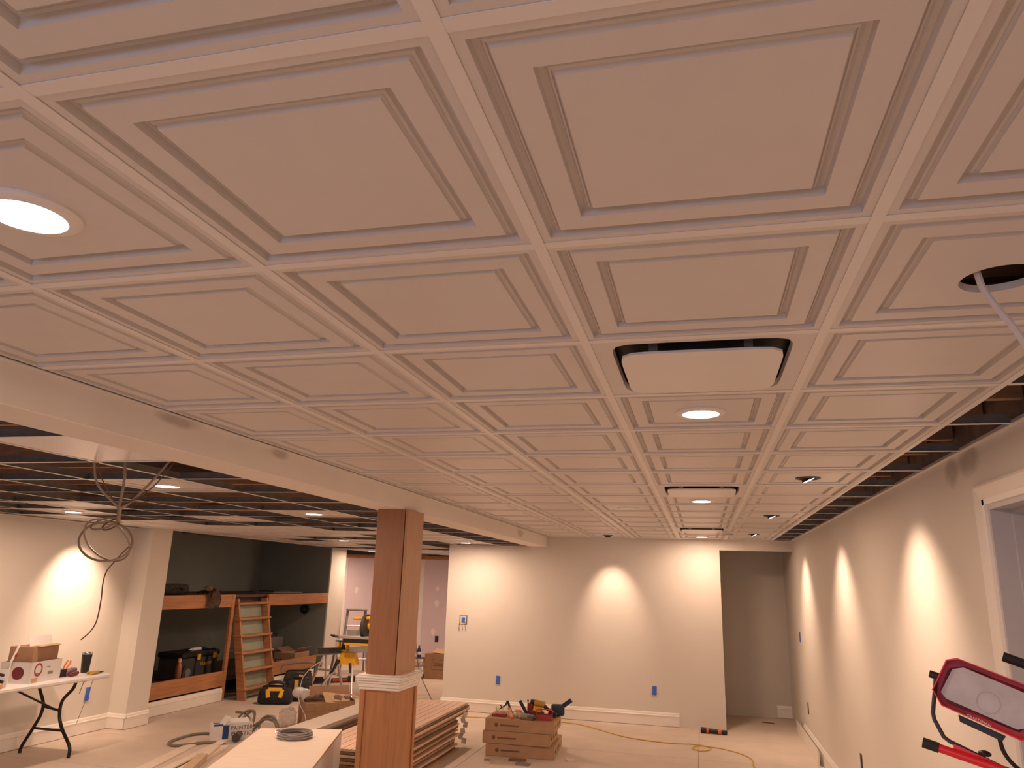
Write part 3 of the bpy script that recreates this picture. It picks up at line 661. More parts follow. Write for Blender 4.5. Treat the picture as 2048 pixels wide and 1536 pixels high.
# scraps on the floor
for i, (x, y, dx, dy, h, rz, mt_, lb) in enumerate([(-1.60, 8.00, 0.18, 0.05, 0.022, 0.2, 'carddark', 'dark flat scrap lying against the front of the bottom carton'), (-1.51, 7.86, 0.15, 0.07, 0.018, -0.1, 'grey', 'grey flat offcut in front of the carton stack'),
        (-1.09, 8.22, 0.10, 0.09, 0.015, 0.5, 'whitewood', 'pale flat offcut right of the carton stack'), (-1.90, 7.92, 0.06, 0.012, 0.010, 0.3, 'carddark', 'tiny brown scrap left of the carton stack'), (1.10, 11.45, 0.16, 0.025, 0.012, -0.25, 'carddark', 'thin dark scrap on the floor of the recess'), (0.98, 8.38, 0.22, 0.05, 0.012, 0.05, 'white', 'white strip at the bottom edge by the yellow cord')]):
    mb = MB(); mb.prism([(-dx/2, -dy/2, 0), (dx*0.42, -dy/2, 0), (dx/2, dy*0.3, 0), (-dx*0.4, dy/2, 0)], (0, 0, 0), (0, 0, h)); o = mb.build('scrap', mt_); o.location = (x, y, 0.0); o.rotation_euler = (0, 0, rz); tag(o, lb, 'scrap')
t = thing('power_tool', 'black and orange cordless tool lying on the floor by the back wall end', 'power tool', (0.36, 10.34, 0), -0.08)
MB().cyl((-0.15, 0, 0.035), (-0.08, 0, 0.035), 0.034, 0.034, 16).build('battery_end', 'black', t); MB().cyl((-0.08, 0, 0.034), (-0.055, 0, 0.034), 0.033, 0.03, 16).build('collar', 'orange', t)
MB().cyl((-0.055, 0, 0.034), (0.06, 0, 0.030), 0.028, 0.026, 14).build('grip', 'black', t); MB().cyl((0.06, 0, 0.031), (0.10, 0, 0.030), 0.030, 0.028, 14).build('collar', 'orange', t); MB().box((0.135, 0, 0.030), (0.07, 0.045, 0.05), None, 0.008).build('head', 'black', t)
t = thing('extension_cable', 'thin yellow extension cord snaking over the floor before the back wall', 'cord', (-0.6, 9.7, 0))
CP_ = [(-2.95, 10.16), (-2.58, 10.24), (-2.0, 10.33), (-1.45, 10.31), (-1.16, 10.14), (-0.67, 9.68), (-0.19, 9.52), (0.15, 9.55), (0.31, 9.45), (0.30, 9.29), (0.2, 9.21), (0.12, 9.30), (0.22, 9.43), (0.42, 9.44), (0.63, 9.25), (0.74, 8.99), (0.74, 8.66), (0.80, 8.25)]
MB().tube([(a+0.6, b-9.7, 0.0062+(0.010 if i in (11, 12) else 0)) for i, (a, b) in enumerate(CP_)], 0.006, 6, 6).build('cable', 'cordyellow', t)
MB().cyl((0.80+0.6, 8.25-9.7, 0.018), (0.80+0.6, 8.17-9.7, 0.018), 0.017, 0.02, 10).build('plug', 'black', t)

# ================================================================== wall boxes and tape
def taped(x, y, z, face, label, cutout=False, wdt=0.055, h=0.11, wires=False, bare=False):
    """outlet opening covered with blue tape; face = wall normal axis"""
    rz = {'-y': 0, '-x': -PI/2, '+x': PI/2}[face]
    t = thing('taped_outlet' if not bare else 'outlet_opening', label, 'outlet', (x, y, z), rz)
    MB().bx(-wdt/2-0.012, wdt/2+0.012, -0.003, 0, -h/2-0.008, h/2+0.008).build('box_rim', 'darkgrey' if (cutout or bare) else 'wall', t)
    if bare:
        MB().bx(-wdt/2, wdt/2, -0.005, -0.003, -h/2, h/2).build('opening', 'black', t)
    else:
        if cutout: MB().bx(-wdt/2, wdt/2, -0.0045, -0.003, -h/2, h/2).build('plate', 'wall', t); wdt *= 0.55; h *= 0.62
        MB().box((0, -0.0075, 0), (wdt, 0.004, h), (0, 0.06, 0)).build('tape', 'tape', t)
        MB().box((0.006, -0.0105, -0.01), (wdt*0.7, 0.003, h*0.7), (0, -0.12, 0)).build('tape', 'tape', t)
    if wires:
        for q in range(3): MB().tube([(-0.05+0.04*q, -0.004, -0.02), (-0.055+0.045*q, -0.025, -0.08), (-0.05+0.05*q, -0.012, -0.13-0.02*(q == 0))], 0.003, 6, 5).build('wire', 'carddark', t)
    return t
taped(-2.518, YB, 0.437, '-y', 'blue-taped outlet low on the back wall, left of the cartons')
taped(-0.371, YB, 0.429, '-y', 'blue-taped outlet low on the back wall, right of the cartons')
taped(-3.06, YB, 1.215, '-y', 'double switch box with blue tape and dangling wires at the back wall left end', cutout=True, wdt=0.09, wires=True)
taped(XR, 10.38, 1.20, '-x', 'blue-taped switch box at chest height on the right wall by the corner', wdt=0.09, h=0.12)
taped(XR, 10.06, 0.41, '-x', 'narrow bare outlet opening low on the right wall by the recess', bare=True)
taped(XR, 6.87, 0.46, '-x', 'bare outlet opening low on the right wall at the bottom edge', bare=True)
taped(XL, 7.43, 0.415, '+x', 'blue-taped outlet on the left wall just beyond the folding table', wdt=0.06, h=0.14)
taped(-5.33, 15.998, 0.52, '-y', 'dark bare outlet box low on the lilac wall', bare=True)
o = baseboard('x', (0, -0.95, 0), (0, 0.95, 0), (1, 0, 0), 0).build('loose_baseboard', 'trim', ang=25); o.location = (1.405, 9.92, 0.0); tag(o, 'loose length of white baseboard on the floor along the right wall', 'baseboard')

# ================================================================== folding table on the left
TX0, TX1, TY0, TY1 = -6.33, -5.60, 4.98, 6.80
t = thing('folding_table', 'white folding table with curved black legs against the left wall', 'table', ((TX0+TX1)/2, (TY0+TY1)/2, 0))
MB().bx(TX0, TX1, TY0, TY1, 0.697, 0.74, 0.012).build('tabletop', 'white', t, True)
def tleg(y, s=1):
    q = MB(); 
    q.tube([(-6.177, y, 0.697), (-6.16, y, 0.60), (-6.085, y, 0.47), (-6.087, y, 0.37), (-6.136, y, 0.263), (-6.25, y, 0.06), (-6.255, y, 0.003)], 0.0155, 10, 6).build('leg', 'blackmetal', t, True)
    MB().tube([(-5.74, y, 0.697), (-5.76, y, 0.62), (-5.862, y, 0.504), (-5.868, y, 0.372), (-5.81, y, 0.25), (-5.69, y, 0.10), (-5.685, y, 0.003)], 0.0155, 10, 6).build('leg', 'blackmetal', t, True)
    MB().cyl((-6.087, y, 0.44), (-5.865, y, 0.41), 0.012, n=10).build('crossbar', 'blackmetal', t, True)
    MB().cyl((-6.15, y, 0.235), (-5.80, y, 0.235), 0.012, n=10).build('crossbar', 'blackmetal', t, True)
    MB().cyl((-5.975, y, 0.43), (-5.975, y-0.55*s, 0.69), 0.010, n=10).build('brace', 'blackmetal', t, True)
tleg(6.50); tleg(5.30, -1)
ZTB = 0.74
t = thing('white_carton', 'open white printed carton on the folding table', 'box', (-5.64, 5.84, ZTB), math.radians(101.8))
BL, BD, BH = 0.44, 0.29, 0.185
MB().bx(0, BL, 0, BD, 0.0, 0.004).bx(0, BL, 0, 0.004, 0.004, BH).bx(0, BL, BD-0.004, BD, 0.004, BH).bx(0, 0.004, 0.004, BD-0.004, 0.004, BH).bx(BL-0.004, BL, 0.004, BD-0.004, 0.004, BH).build('body', 'whiteprint', t)
MB().lathe([(0.043, 0), (0.058, 0), (0.058, 0.0012), (0.043, 0.0012)], c=(0.10, -0.0002, 0.115), n=28, M=Matrix.Rotation(PI/2, 3, 'X'), caps=False).build('printed_ring', 'reddull', t)
MB().bx(0.06, 0.14, -0.001, 0, 0.075, 0.086).bx(0.215, 0.27, -0.001, 0, 0.125, 0.132).bx(0.245, 0.32, -0.001, 0, 0.06, 0.085).build('printed_mark', 'grey', t)
MB().bx(0.02, 0.11, -0.001, 0, 0.006, 0.045).build('packing_tape', 'tan', t)
MB().lathe([(0.0001, 0), (0.055, 0), (0.055, 0.0012), (0.0001, 0.0012)], c=(-0.0012, 0.12, 0.09), n=28, M=Matrix.Rotation(PI/2, 3, 'Y')).build('printed_disc', 'maroon', t)
t = thing('brown_carton', 'brown cardboard box with raised white lid standing in the white carton', 'box', (-5.675, 5.87, ZTB+0.0045), math.radians(101.8))
MB().bx(0.01, 0.38, 0.01, 0.24, 0, 0.31, 0.002).build('body', 'card', t)
MB().box((0.22, 0.10, 0.35), (0.33, 0.004, 0.09), (-0.35, 0, 0)).build('lid', 'white', t)
MB().box((0.20, 0.0, 0.315), (0.30, 0.06, 0.003), (0.1, 0, 0)).build('flap', 'cardlight', t)
t = thing('travel_tumbler', 'black travel tumbler with steel rim on the table end', 'tumbler', (-5.86, 6.72, ZTB))
MB().lathe([(0.0001, 0), (0.036, 0), (0.037, 0.004), (0.047, 0.155), (0.048, 0.176), (0.0001, 0.176)], n=26).build('cup', 'black', t); MB().lathe([(0.0001, 0.176), (0.0485, 0.176), (0.0485, 0.192), (0.043, 0.20), (0.0001, 0.20)], n=26).build('lid', 'steel', t)
t = thing('tool_pouch', 'dark box and purplish packets beside the white carton', 'packets', (-5.82, 6.34, ZTB), 1.7)
MB().bx(-0.06, 0.06, -0.05, 0.03, 0, 0.07, 0.004).build('dark_box', 'black', t); MB().box((0.13, -0.02, 0.040), (0.17, 0.07, 0.035), (0, -0.12, 0.1), 0.008).build('packet', 'purple', t); MB().box((0.12, -0.08, 0.020), (0.15, 0.045, 0.03), (0, -0.05, 0.2), 0.008).build('packet', 'maroon', t)
t = thing('orange_pliers', 'pliers with orange handles standing up on the table', 'pliers', (-5.92, 6.50, ZTB))
MB().tube([(0, 0, 0.0), (-0.005, 0.01, 0.06), (0.0, 0.03, 0.11), (0.0, 0.045, 0.13)], 0.008, 8, 5).tube([(0.01, 0.03, 0.0), (0.005, 0.04, 0.06), (0.005, 0.07, 0.10), (0.005, 0.075, 0.125)], 0.008, 8, 5).build('handles', 'orange', t); MB().bx(-0.02, 0.03, -0.02, 0.05, 0, 0.03, 0.006).build('jaws', 'darkgrey', t)
t = thing('yellow_clamp', 'yellow-handled tool with black tip lying at the table end', 'hand tool', (-5.69, 6.685, ZTB))
MB().tube([(0.03, -0.10, 0.016), (0.02, -0.04, 0.018), (0.0, 0.03, 0.016)], 0.015, 8, 5).tube([(-0.02, -0.09, 0.016), (-0.015, -0.03, 0.018), (0.0, 0.03, 0.016)], 0.013, 8, 5).build('handles', 'yellowdull', t); MB().cyl((0, 0.03, 0.014), (-0.01, 0.11, 0.012), 0.012, 0.006, 8).build('tip', 'black', t)
t = thing('yellow_drill_case', 'yellow tool bag with dark tools at the left end of the table', 'tool bag', (-6.03, 5.56, ZTB), 0.2)
MB().box((0, 0, 0.13), (0.26, 0.24, 0.26), None, 0.03, 2).build('bag_body', 'yellowdull', t); MB().bx(-0.10, 0.12, -0.128, -0.121, 0.05, 0.20, 0.003).build('pocket', 'black', t)
MB().box((0.12, 0, 0.10), (0.06, 0.18, 0.14), None, 0.02).build('side_pocket', 'darkgrey', t)
for k in range(4): MB().bar((-0.08+0.05*k, 0.02, 0.24), (-0.10+0.055*k, 0.05, 0.33+0.02*(k % 2)), 0.03, 0.02).build('tool_handle', random.choice(['tan', 'black', 'reddull']), t)
t = thing('white_knife', 'white utility scraper sticking up beside the brown cardboard box', 'hand tool', (-5.80, 5.757, ZTB))
MB().bar((0, 0, 0.18), (0.0, 0.06, 0.33), 0.022, 0.010, bev=0.003).bar((0, 0.0, 0.0), (0, 0, 0.19), 0.014, 0.010).build('handle', 'white', t); MB().cyl((0.008, 0.035, 0.24), (0.012, 0.036, 0.24), 0.016, n=12).build('dial', 'reddull', t)
t = thing('plier_card', 'packet of black pliers on a white card at the table front edge', 'packet', (-5.70, 5.56, ZTB), 0.35)
MB().box((0, 0, 0.08), (0.17, 0.006, 0.15), (-0.25, 0, 0)).build('card', 'white', t)
for q in (0.05, 0.105): MB().tube([(-0.06, -0.012-q*0.1, q), (0.0, -0.016-q*0.1, q+0.012), (0.06, -0.014-q*0.1, q)], 0.012, 8, 5).build('pliers', 'black', t)
MB().box((-0.02, -0.10, 0.022), (0.20, 0.10, 0.042), (0, 0, 0.1), 0.006).build('wood_block', 'tan', t)
t = thing('dangling_tool', 'red-handled screwdriver and thin wire hanging under the table edge', 'hand tool', (-5.85, 6.72, 0.66))
MB().cyl((0, 0, 0.037), (0, 0, -0.01), 0.014, 0.017, 10).build('handle', 'reddull', t); MB().cyl((0, 0, -0.01), (-0.02, -0.01, -0.12), 0.003, n=6).build('shank', 'carddark', t)
MB().tube([(0.06, 0.06, 0.037), (0.04, 0.05, -0.10), (0.0, 0.03, -0.30), (-0.02, 0.02, -0.40)], 0.0025, 6, 5).build('wire', 'carddark', t)

# ================================================================== bunk in the alcove
b = thing('bunk_bed', 'stained wood double bunk built into the dark green alcove', 'bunk bed', (-6.9, 10.6, 0))
for (y0, y1) in ((8.38, 10.0), (11.05, 13.0)):
    MB().bx(-6.475, -6.44, y0, y1, 1.283, 1.462, 0.004).build('upper_rail', 'bunk', b, True)
MB().bx(-6.475, -6.44, 8.38, 10.0, 0.195, 0.40, 0.004).build('lower_rail', 'bunk', b, True)
MB().bx(-6.475, -6.44, 11.05, 12.75, 0.20, 0.40, 0.004).build('lower_rail', 'bunk', b, True)
MB().bx(-6.48, -6.435, 10.0, 10.07, 0.0, 1.462, 0.003).build('bunk_post', 'bunk', b, True)
MB().bx(-6.48, -6.435, 10.98, 11.05, 0.0, 1.462, 0.003).build('bunk_post', 'bunk', b, True)
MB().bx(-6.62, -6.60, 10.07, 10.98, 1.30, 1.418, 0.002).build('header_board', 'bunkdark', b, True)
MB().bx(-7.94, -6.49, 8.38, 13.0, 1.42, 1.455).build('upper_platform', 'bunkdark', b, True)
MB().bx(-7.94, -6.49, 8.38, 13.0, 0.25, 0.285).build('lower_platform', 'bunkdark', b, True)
pass
for (y0, y1) in ((8.38, 10.0), (11.06, 13.0)): MB().bx(-6.46, -6.442, y0, y1, 0, 0.175).build('plinth', 'trim', b, True)
l = thing('bunk_ladder', 'wooden ladder with six flat treads leaning against the bunk', 'ladder', (-6.33, 10.53, 0))
def lx(z): return -6.54+(1.46-z)/1.46*0.32
for y in (10.14, 10.915):
    mb = MB(); mb.prism([(lx(1.40)-0.0, y, 1.40), (lx(1.40)+0.10, y, 1.40), (lx(0)+0.10, y, 0.0), (lx(0)-0.03, y, 0.0)], (0, -0.018, 0), (0, 0.018, 0)); mb.build('stringer', 'bunk', l, True)
for z in (1.345, 1.125, 0.885, 0.65, 0.41, 0.165):
    MB().bx(lx(z)-0.01, lx(z)+0.125, 10.10, 10.955, z-0.032, z, 0.005).build('tread', 'bunk', l, True)
mb = MB(); mb.prism([(lx(1.30)-0.022, 0, 1.30), (lx(1.30)-0.010, 0, 1.30), (lx(0.02)-0.034, 0, 0.02), (lx(0.02)-0.046, 0, 0.02)], (0, 10.16, 0), (0, 10.895, 0)); mb.build('back_panel', 'greenlight', l, True, label='pale green panel behind the treads')
# things on and in the bunk
t = thing('bedroll', 'rolled dark duffel lying on the upper bunk', 'duffel bag', (-6.75, 9.06, 1.4555))
MB().tube([(0, -0.27, 0.072), (0, -0.25, 0.074), (0, 0, 0.076), (0, 0.22, 0.074), (0, 0.25, 0.072)], [0.05, 0.07, 0.073, 0.073, 0.07, 0.05], 16, 3).build('body', 'fabricbrown', t)
MB().tube([(0.08, -0.1, 0.07), (0.10, 0.0, 0.10), (0.08, 0.1, 0.07)], 0.008, 6, 5).build('strap', 'black', t)
t = thing('brown_rag', 'crumpled brown cloth draped over the upper bunk rail', 'cloth', (-6.405, 9.45, 1.305))
mb = MB(); rows = []
prof_ = [(-0.20, 0.185), (-0.10, 0.21), (-0.04, 0.225), (0.0, 0.205), (0.012, 0.15), (0.018, 0.08), (0.012, 0.0), (0.02, -0.03)]
for i, (px_, pz_) in enumerate(prof_):
    rows.append([mb.bm.verts.new((px_+0.03*math.sin(j*1.7+i)+0.02, -0.16+0.032*j+0.012*math.sin(i*1.3+j)+(0.02*i if j < 3 else 0), pz_+0.018*math.sin(j*2.1+i*0.7)+(0.05*(5-j)/5 if i > 5 and j < 4 else 0))) for j in range(10)])
for A, B in zip(rows, rows[1:]):
    for j in range(9): mb.bm.faces.new((A[j], A[j+1], B[j+1], B[j]))
bmesh.ops.solidify(mb.bm, geom=mb.bm.faces[:], thickness=0.006)
mb.build('drape', 'rag', t, ang=60); MB().blob((0.0, -0.10, 0.245), (0.05, 0.06, 0.035), 3, 0.12).build('knot', 'rag', t)
t = thing('rolling_toolbox', 'black rolling toolbox with yellow latches on the lower bunk', 'toolbox', (-6.98, 9.93, 0.286))
MB().bx(-0.20, 0.20, -0.42, 0.40, 0.0, 0.30, 0.02).build('chest', 'darkgrey', t); MB().bx(-0.215, 0.215, -0.44, 0.42, 0.30, 0.375, 0.02).build('lid', 'black', t)
for y in (-0.10, 0.27): MB().bx(0.213, 0.232, y-0.035, y+0.035, 0.265, 0.345, 0.004).build('latch', 'yellow', t)
for y in (-0.33,): MB().cyl((0.19, y, 0.11), (0.235, y, 0.11), 0.11, n=24).build('wheel', 'darkgrey', t); MB().cyl((0.235, y, 0.11), (0.24, y, 0.11), 0.06, n=20).build('hub', 'grey', t)
for y in (-0.14, 0.10, 0.30): MB().bx(0.199, 0.208, y-0.012, y+0.012, 0.02, 0.29).build('rib', 'black', t)
MB().tube([(0, 0.42, 0.33), (0, 0.50, 0.34), (0, 0.52, 0.36), (0.05, 0.52, 0.36)], 0.014, 8, 4).build('handle', 'black', t)
lettering('STANLEY', 0.062, 'yellow', t, (0.2095, 0.10, 0.20), (0, 1, 0), (0, 0, 1))
t = thing('caulk_tube', 'white caulk tube with blue cap lying on the toolbox', 'caulk tube', (-6.88, 9.93, 0.6615))
MB().cyl((0, -0.12, 0.025), (0, 0.08, 0.025), 0.025, n=16).build('cartridge', 'white', t); MB().cyl((0, -0.19, 0.022), (0, -0.12, 0.025), 0.004, 0.014, 10).build('nozzle', 'white', t); MB().cyl((0, 0.08, 0.025), (0, 0.21, 0.022), 0.026, 0.022, 14).build('label_band', 'blue', t)
t = thing('copper_bottle', 'copper-coloured water bottle in front of the toolbox', 'bottle', (-6.66, 9.28, 0.286))
MB().lathe([(0.0001, 0), (0.04, 0), (0.042, 0.01), (0.042, 0.22), (0.036, 0.25), (0.022, 0.275), (0.022, 0.285), (0.0001, 0.285)], n=22).build('body', 'copper', t); MB().lathe([(0.0001, 0.285), (0.024, 0.285), (0.024, 0.335), (0.0001, 0.335)], n=18).build('cap', 'tan', t)
t = thing('red_stool', 'small dark red stool at the left end of the lower bunk', 'stool', (-6.75, 8.62, 0.286))
MB().lathe([(0.0001, 0.18), (0.10, 0.18), (0.11, 0.20), (0.10, 0.335), (0.0001, 0.335)], n=20).build('seat', 'maroon', t)
for k in range(3): MB().cyl((0.07*math.cos(k*2.1+.3), 0.07*math.sin(k*2.1+.3), 0.18), (0.10*math.cos(k*2.1+.3), 0.10*math.sin(k*2.1+.3), 0.0), 0.010, n=8).build('leg', 'maroon', t)
MB().lathe([(0.0001, 0.085), (0.125, 0.085), (0.125, 0.105), (0.0001, 0.105)], n=20).build('shelf', 'grey', t)
t = thing('black_case', 'upright dark grey plastic case on the lower bunk right of the ladder', 'case', (-7.25, 12.60, 0.286))
MB().box((0, 0, 0.20), (0.12, 0.52, 0.40), (0, 0.05, 0), 0.03, 2).build('case_body', 'grey', t); MB().tube([(0.0, -0.10, 0.40), (0.0, -0.08, 0.44), (0.0, 0.08, 0.44), (0.0, 0.10, 0.40)], 0.012, 8, 4).build('handle', 'black', t)
t = thing('bunk_carton', 'open brown cardboard box at the right end of the lower bunk', 'box', (-6.80, 12.35, 0.286), 0.05)
MB().bx(-0.2, 0.2, -0.1, 0.45, 0.0, 0.17, 0.003).build('body', 'card', t); MB().box((0.16, 0.25, 0.21), (0.14, 0.45, 0.004), (0, -0.6, 0)).build('flap', 'card', t); MB().box((-0.16, 0.25, 0.20), (0.14, 0.45, 0.004), (0, 0.5, 0)).build('flap', 'card', t)
t = thing('bunk_tools', 'scattered dark hand tools on the lower bunk behind the ladder', 'hand tools', (-6.72, 11.68, 0.286))
for k in range(5): MB().bar((random.uniform(-.1, .1), -0.35+0.16*k, 0.03+0.01*k), (random.uniform(-.1, .1), -0.15+0.16*k, 0.05+0.02*(k % 3)), 0.06, 0.05, bev=0.01).build('tool', random.choice(['darkgrey', 'black', 'maroon', 'grey', 'tan']), t)
t = thing('folded_sheet', 'flat grey folded sheet on the right half of the upper bunk', 'sheet', (-7.0, 12.2, 1.4555))
MB().bx(-0.2, 0.2, -0.5, 0.5, 0, 0.02, 0.006).build('lower_fold', 'grey', t); MB().bx(-0.15, 0.15, -0.4, 0.1, 0.02, 0.038, 0.006).build('upper_fold', 'darkgrey', t)
t = thing('wall_fan_box', 'round black box on the dark green end wall of the alcove', 'junction box', (-6.89, 13.005, 1.16))
Rm = Matrix.Rotation(PI/2, 3, 'X')
MB().lathe([(0.0001, 0), (0.085, 0), (0.085, 0.03), (0.07, 0.045), (0.0001, 0.045)], n=24, M=Rm).build('housing', 'black', t); MB().lathe([(0.0001, 0.045), (0.03, 0.045), (0.026, 0.055), (0.0001, 0.055)], n=16, M=Rm).build('hub', 'darkgrey', t)

# ================================================================== bags, carton, string
def toolbag(name, label, loc, rz, wd, dp, h, trim, handle=True, body='fabric'):
    t = thing(name, label, 'tool bag', loc, rz, 'tool bags on the floor')
    mb = MB(); mb.box((0, 0, h*0.42), (wd, dp, h*0.84), None, 0.07, 3)
    for v in mb.bm.verts:
        k = v.co.z/h; v.co.x *= 1.08-0.22*k+random.uniform(-.015, .015); v.co.y *= 1.05-0.35*k
    mb.build('bag_body', body, t, ang=60)
    if handle: 
        for s_ in (-1, 1): MB().tube([(-wd*0.25, s_*dp*0.2, h*0.72), (-wd*0.2, s_*dp*0.12, h*1.02), (wd*0.2, s_*dp*0.12, h*1.02), (wd*0.25, s_*dp*0.2, h*0.72)], 0.016, 8, 6).build('handle', 'black', t)
    if trim:
        mb = MB()
        for sx in (-1, 1): mb.box((sx*wd*0.20, -dp*0.44, h*0.55), (0.055, 0.02, h*0.42), (-0.32, sx*0.2, 0), 0.006)
        mb.box((0, -dp*0.37, h*0.74), (wd*0.42, 0.02, 0.05), (-0.32, 0, 0), 0.006); mb.build('yellow_panel', 'yellow', t)
    MB().tube([(-wd*0.42, 0, h*0.80), (-wd*0.3, 0, h*0.86), (wd*0.3, 0, h*0.86), (wd*0.42, 0, h*0.80)], 0.012, 8, 5).build('zip', 'black', t)
    return t
toolbag('tool_bag', 'nearest black tool bag with yellow strap loops beside the ladder', (-5.64, 10.12, 0), 0.35, 0.46, 0.28, 0.27, True)
toolbag('tool_bag', 'second black tool bag with one yellow stripe, behind the nearest bag', (-5.50, 10.46, 0), 0.5, 0.36, 0.24, 0.36, False)
t = bpy.context.scene.objects['tool_bag.001']; MB().box((-0.02, -0.118, 0.20), (0.06, 0.02, 0.18), (-0.2, 0, 0), 0.006).build('yellow_stripe', 'yellowdull', t)
toolbag('tool_bag', 'tall dark brown tool tote with carry bar, farthest of the bags', (-5.80, 11.0, 0), 0.45, 0.44, 0.26, 0.40, False, False, 'fabricbrown')
t = bpy.context.scene.objects['tool_bag.002']; MB().tube([(-0.24, 0, 0.30), (-0.22, 0, 0.43), (0.20, 0, 0.46), (0.24, 0, 0.32)], 0.018, 8, 5).build('carry_bar', 'grey', t)
MB().box((0.06, -0.13, 0.22), (0.09, 0.015, 0.20), (-0.1, 0, 0), 0.006).build('leather_pouch', 'tan', t)
t = thing('junk_carton', 'open cardboard box full of brown paper and scraps behind the wire coil', 'box', (-4.25, 8.95, 0), 0.62)
jw, jd, jh = 0.62, 0.40, 0.30
MB().bx(-jw/2, jw/2, -jd/2, -jd/2+0.005, 0, jh).bx(-jw/2, jw/2, jd/2-0.005, jd/2, 0, jh).bx(-jw/2, -jw/2+0.005, -jd/2+.005, jd/2-.005, 0, jh).bx(jw/2-0.005, jw/2, -jd/2+.005, jd/2-.005, 0, jh).bx(-jw/2+.005, jw/2-.005, -jd/2+.005, jd/2-.005, 0, 0.005).build('body', 'card', t)
MB().box((-0.10, -jd/2-0.05, jh-0.05), (0.38, 0.004, 0.13), (0.75, 0, 0.05)).build('flap', 'cardlight', t); MB().box((0.05, jd/2+0.02, jh+0.06), (0.5, 0.004, 0.14), (-0.5, 0, 0)).build('flap', 'card', t); MB().box((jw/2+0.04, 0, jh+0.02), (0.13, 0.36, 0.004), (0, 0.35, 0)).build('flap', 'card', t)
MB().box((0.1, -0.12, jh+0.02), (0.34, 0.2, 0.004), (0.5, 0.15, 0.2)).build('sheet', 'cardlight', t)
for k in range(5): MB().blob((-0.2+0.1*k, random.uniform(-.08, .08), jh-0.02+0.02*(k % 2)), (0.09, 0.07, 0.06), 2, 0.22).build('crumpled_paper', random.choice(['rag', 'card', 'carddark']), t)
MB().box((-0.26, 0.05, jh+0.03), (0.06, 0.08, 0.16), (0.1, 0.1, 0.3), 0.004).build('white_packet', 'white', t)
lettering('E', 0.10, 'print', t, (-jw/2-0.001, 0.06, jh-0.09), (0, -1, 0), (0, 0, 1))
MB().bx(-jw/2-0.0012, -jw/2, 0.00, 0.12, jh-0.155, jh-0.15).bx(-jw/2-0.0012, -jw/2, 0.00, 0.12, jh-0.03, jh-0.025).build('printed_frame', 'print', t)
MB().bx(0.0, 0.22, -jd/2-0.001, -jd/2, jh-0.10, jh-0.092).build('printed_line', 'print', t)
t = thing('string_ball', 'white ball of string on the junk box with a strand trailing down', 'string', (-4.62, 8.92, 0.30))
MB().blob((0, 0, 0.055), (0.085, 0.075, 0.06), 3, 0.05).build('ball', 'white', t)
for k in range(6): MB().tube([(0.087*math.cos(a)*math.cos(k*.5), 0.078*math.cos(a)*math.sin(k*.5), 0.055+0.062*math.sin(a)) for a in [2*PI*i/10 for i in range(10)]], 0.0035, 5, 3, closed=True).build('winding', 'wirewhite', t)
MB().tube([(0.02, -0.03, 0.10), (0.0, 0.05, 0.22), (0.06, 0.15, 0.34), (0.14, 0.3, 0.42)], 0.004, 6, 6).tube([(0.02, -0.06, 0.04), (0.14, -0.22, -0.04), (0.38, -0.5, -0.13), (0.46, -0.66, -0.24), (0.40, -0.8, -0.29), (0.2, -0.85, -0.294)], 0.004, 6, 6).build('strand', 'wirewhite', t)
t = thing('plastic_pack', 'crumpled clear plastic bag in front of the junk box', 'plastic bag', (-4.58, 8.62, 0))
MB().lathe([(0.0001, 0), (0.09, 0), (0.105, 0.02), (0.098, 0.06), (0.108, 0.09), (0.10, 0.14), (0.106, 0.17), (0.07, 0.215), (0.02, 0.20), (0.0001, 0.205)], n=22).build('film', 'plasticbag', t); MB().tube([(0.0, 0, 0.20), (0.03, -0.02, 0.235), (0.07, -0.05, 0.22)], [0.02, 0.015, 0.02, 0.03], 8, 4).build('twisted_neck', 'plasticbag', t)

# ================================================================== hose, plastic box, trim boards
t = thing('painter_box', 'small white and blue box of plastic sheeting under the grey hose', 'box', (-4.92, 7.66, 0), 0.83)
MB().bx(0, 0.42, 0, 0.16, 0, 0.004).bx(0, 0.42, 0, 0.004, 0.004, 0.17).bx(0, 0.42, 0.156, 0.16, 0.004, 0.17).bx(0, 0.004, 0.004, 0.156, 0.004, 0.17).bx(0.416, 0.42, 0.004, 0.156, 0.004, 0.17).build('body', 'white', t)
MB().bx(0.10, 0.165, -0.0012, 0, 0.012, 0.15).build('blue_band', 'blue', t); MB().bx(0.0, 0.10, -0.001, 0, 0.145, 0.165).build('blue_strip', 'blue', t)
lettering("PAINTERS", 0.062, 'print', t, (0.315, -0.001, 0.115), (1, 0, 0), (0, 0, 1)); lettering('PLASTIC', 0.062, 'print', t, (0.305, -0.001, 0.055), (1, 0, 0), (0, 0, 1))
MB().box((0.12, 0.02, 0.20), (0.006, 0.13, 0.10), (0, 0.7, 0.2)).build('flap', 'white', t); MB().box((0.26, 0.10, 0.175), (0.28, 0.12, 0.004), (0.25, 0, 0)).build('flap', 'white', t); MB().box((0.06, 0.08, 0.14), (0.1, 0.13, 0.03), (0, 0.1, 0)).build('contents', 'carddark', t)
t = thing('grey_hose', 'stiff grey hose looping around the painter box on the floor', 'hose', (-4.9, 8.0, 0))
def W(P): return [(x+4.9, y-8.0, z) for x, y, z in P]
MB().tube(W([(-5.02, 8.2, 0.21), (-4.92, 8.22, 0.20), (-4.83, 8.2, 0.15), (-4.78, 8.12, 0.05), (-4.80, 7.98, 0.02), (-4.78, 7.86, 0.06), (-4.86, 8.1, 0.16), (-4.83, 8.22, 0.225), (-4.77, 8.2, 0.22), (-4.75, 8.15, 0.14), (-4.77, 8.05, 0.02)]), 0.014, 8, 8).build('loop', 'hose', t)
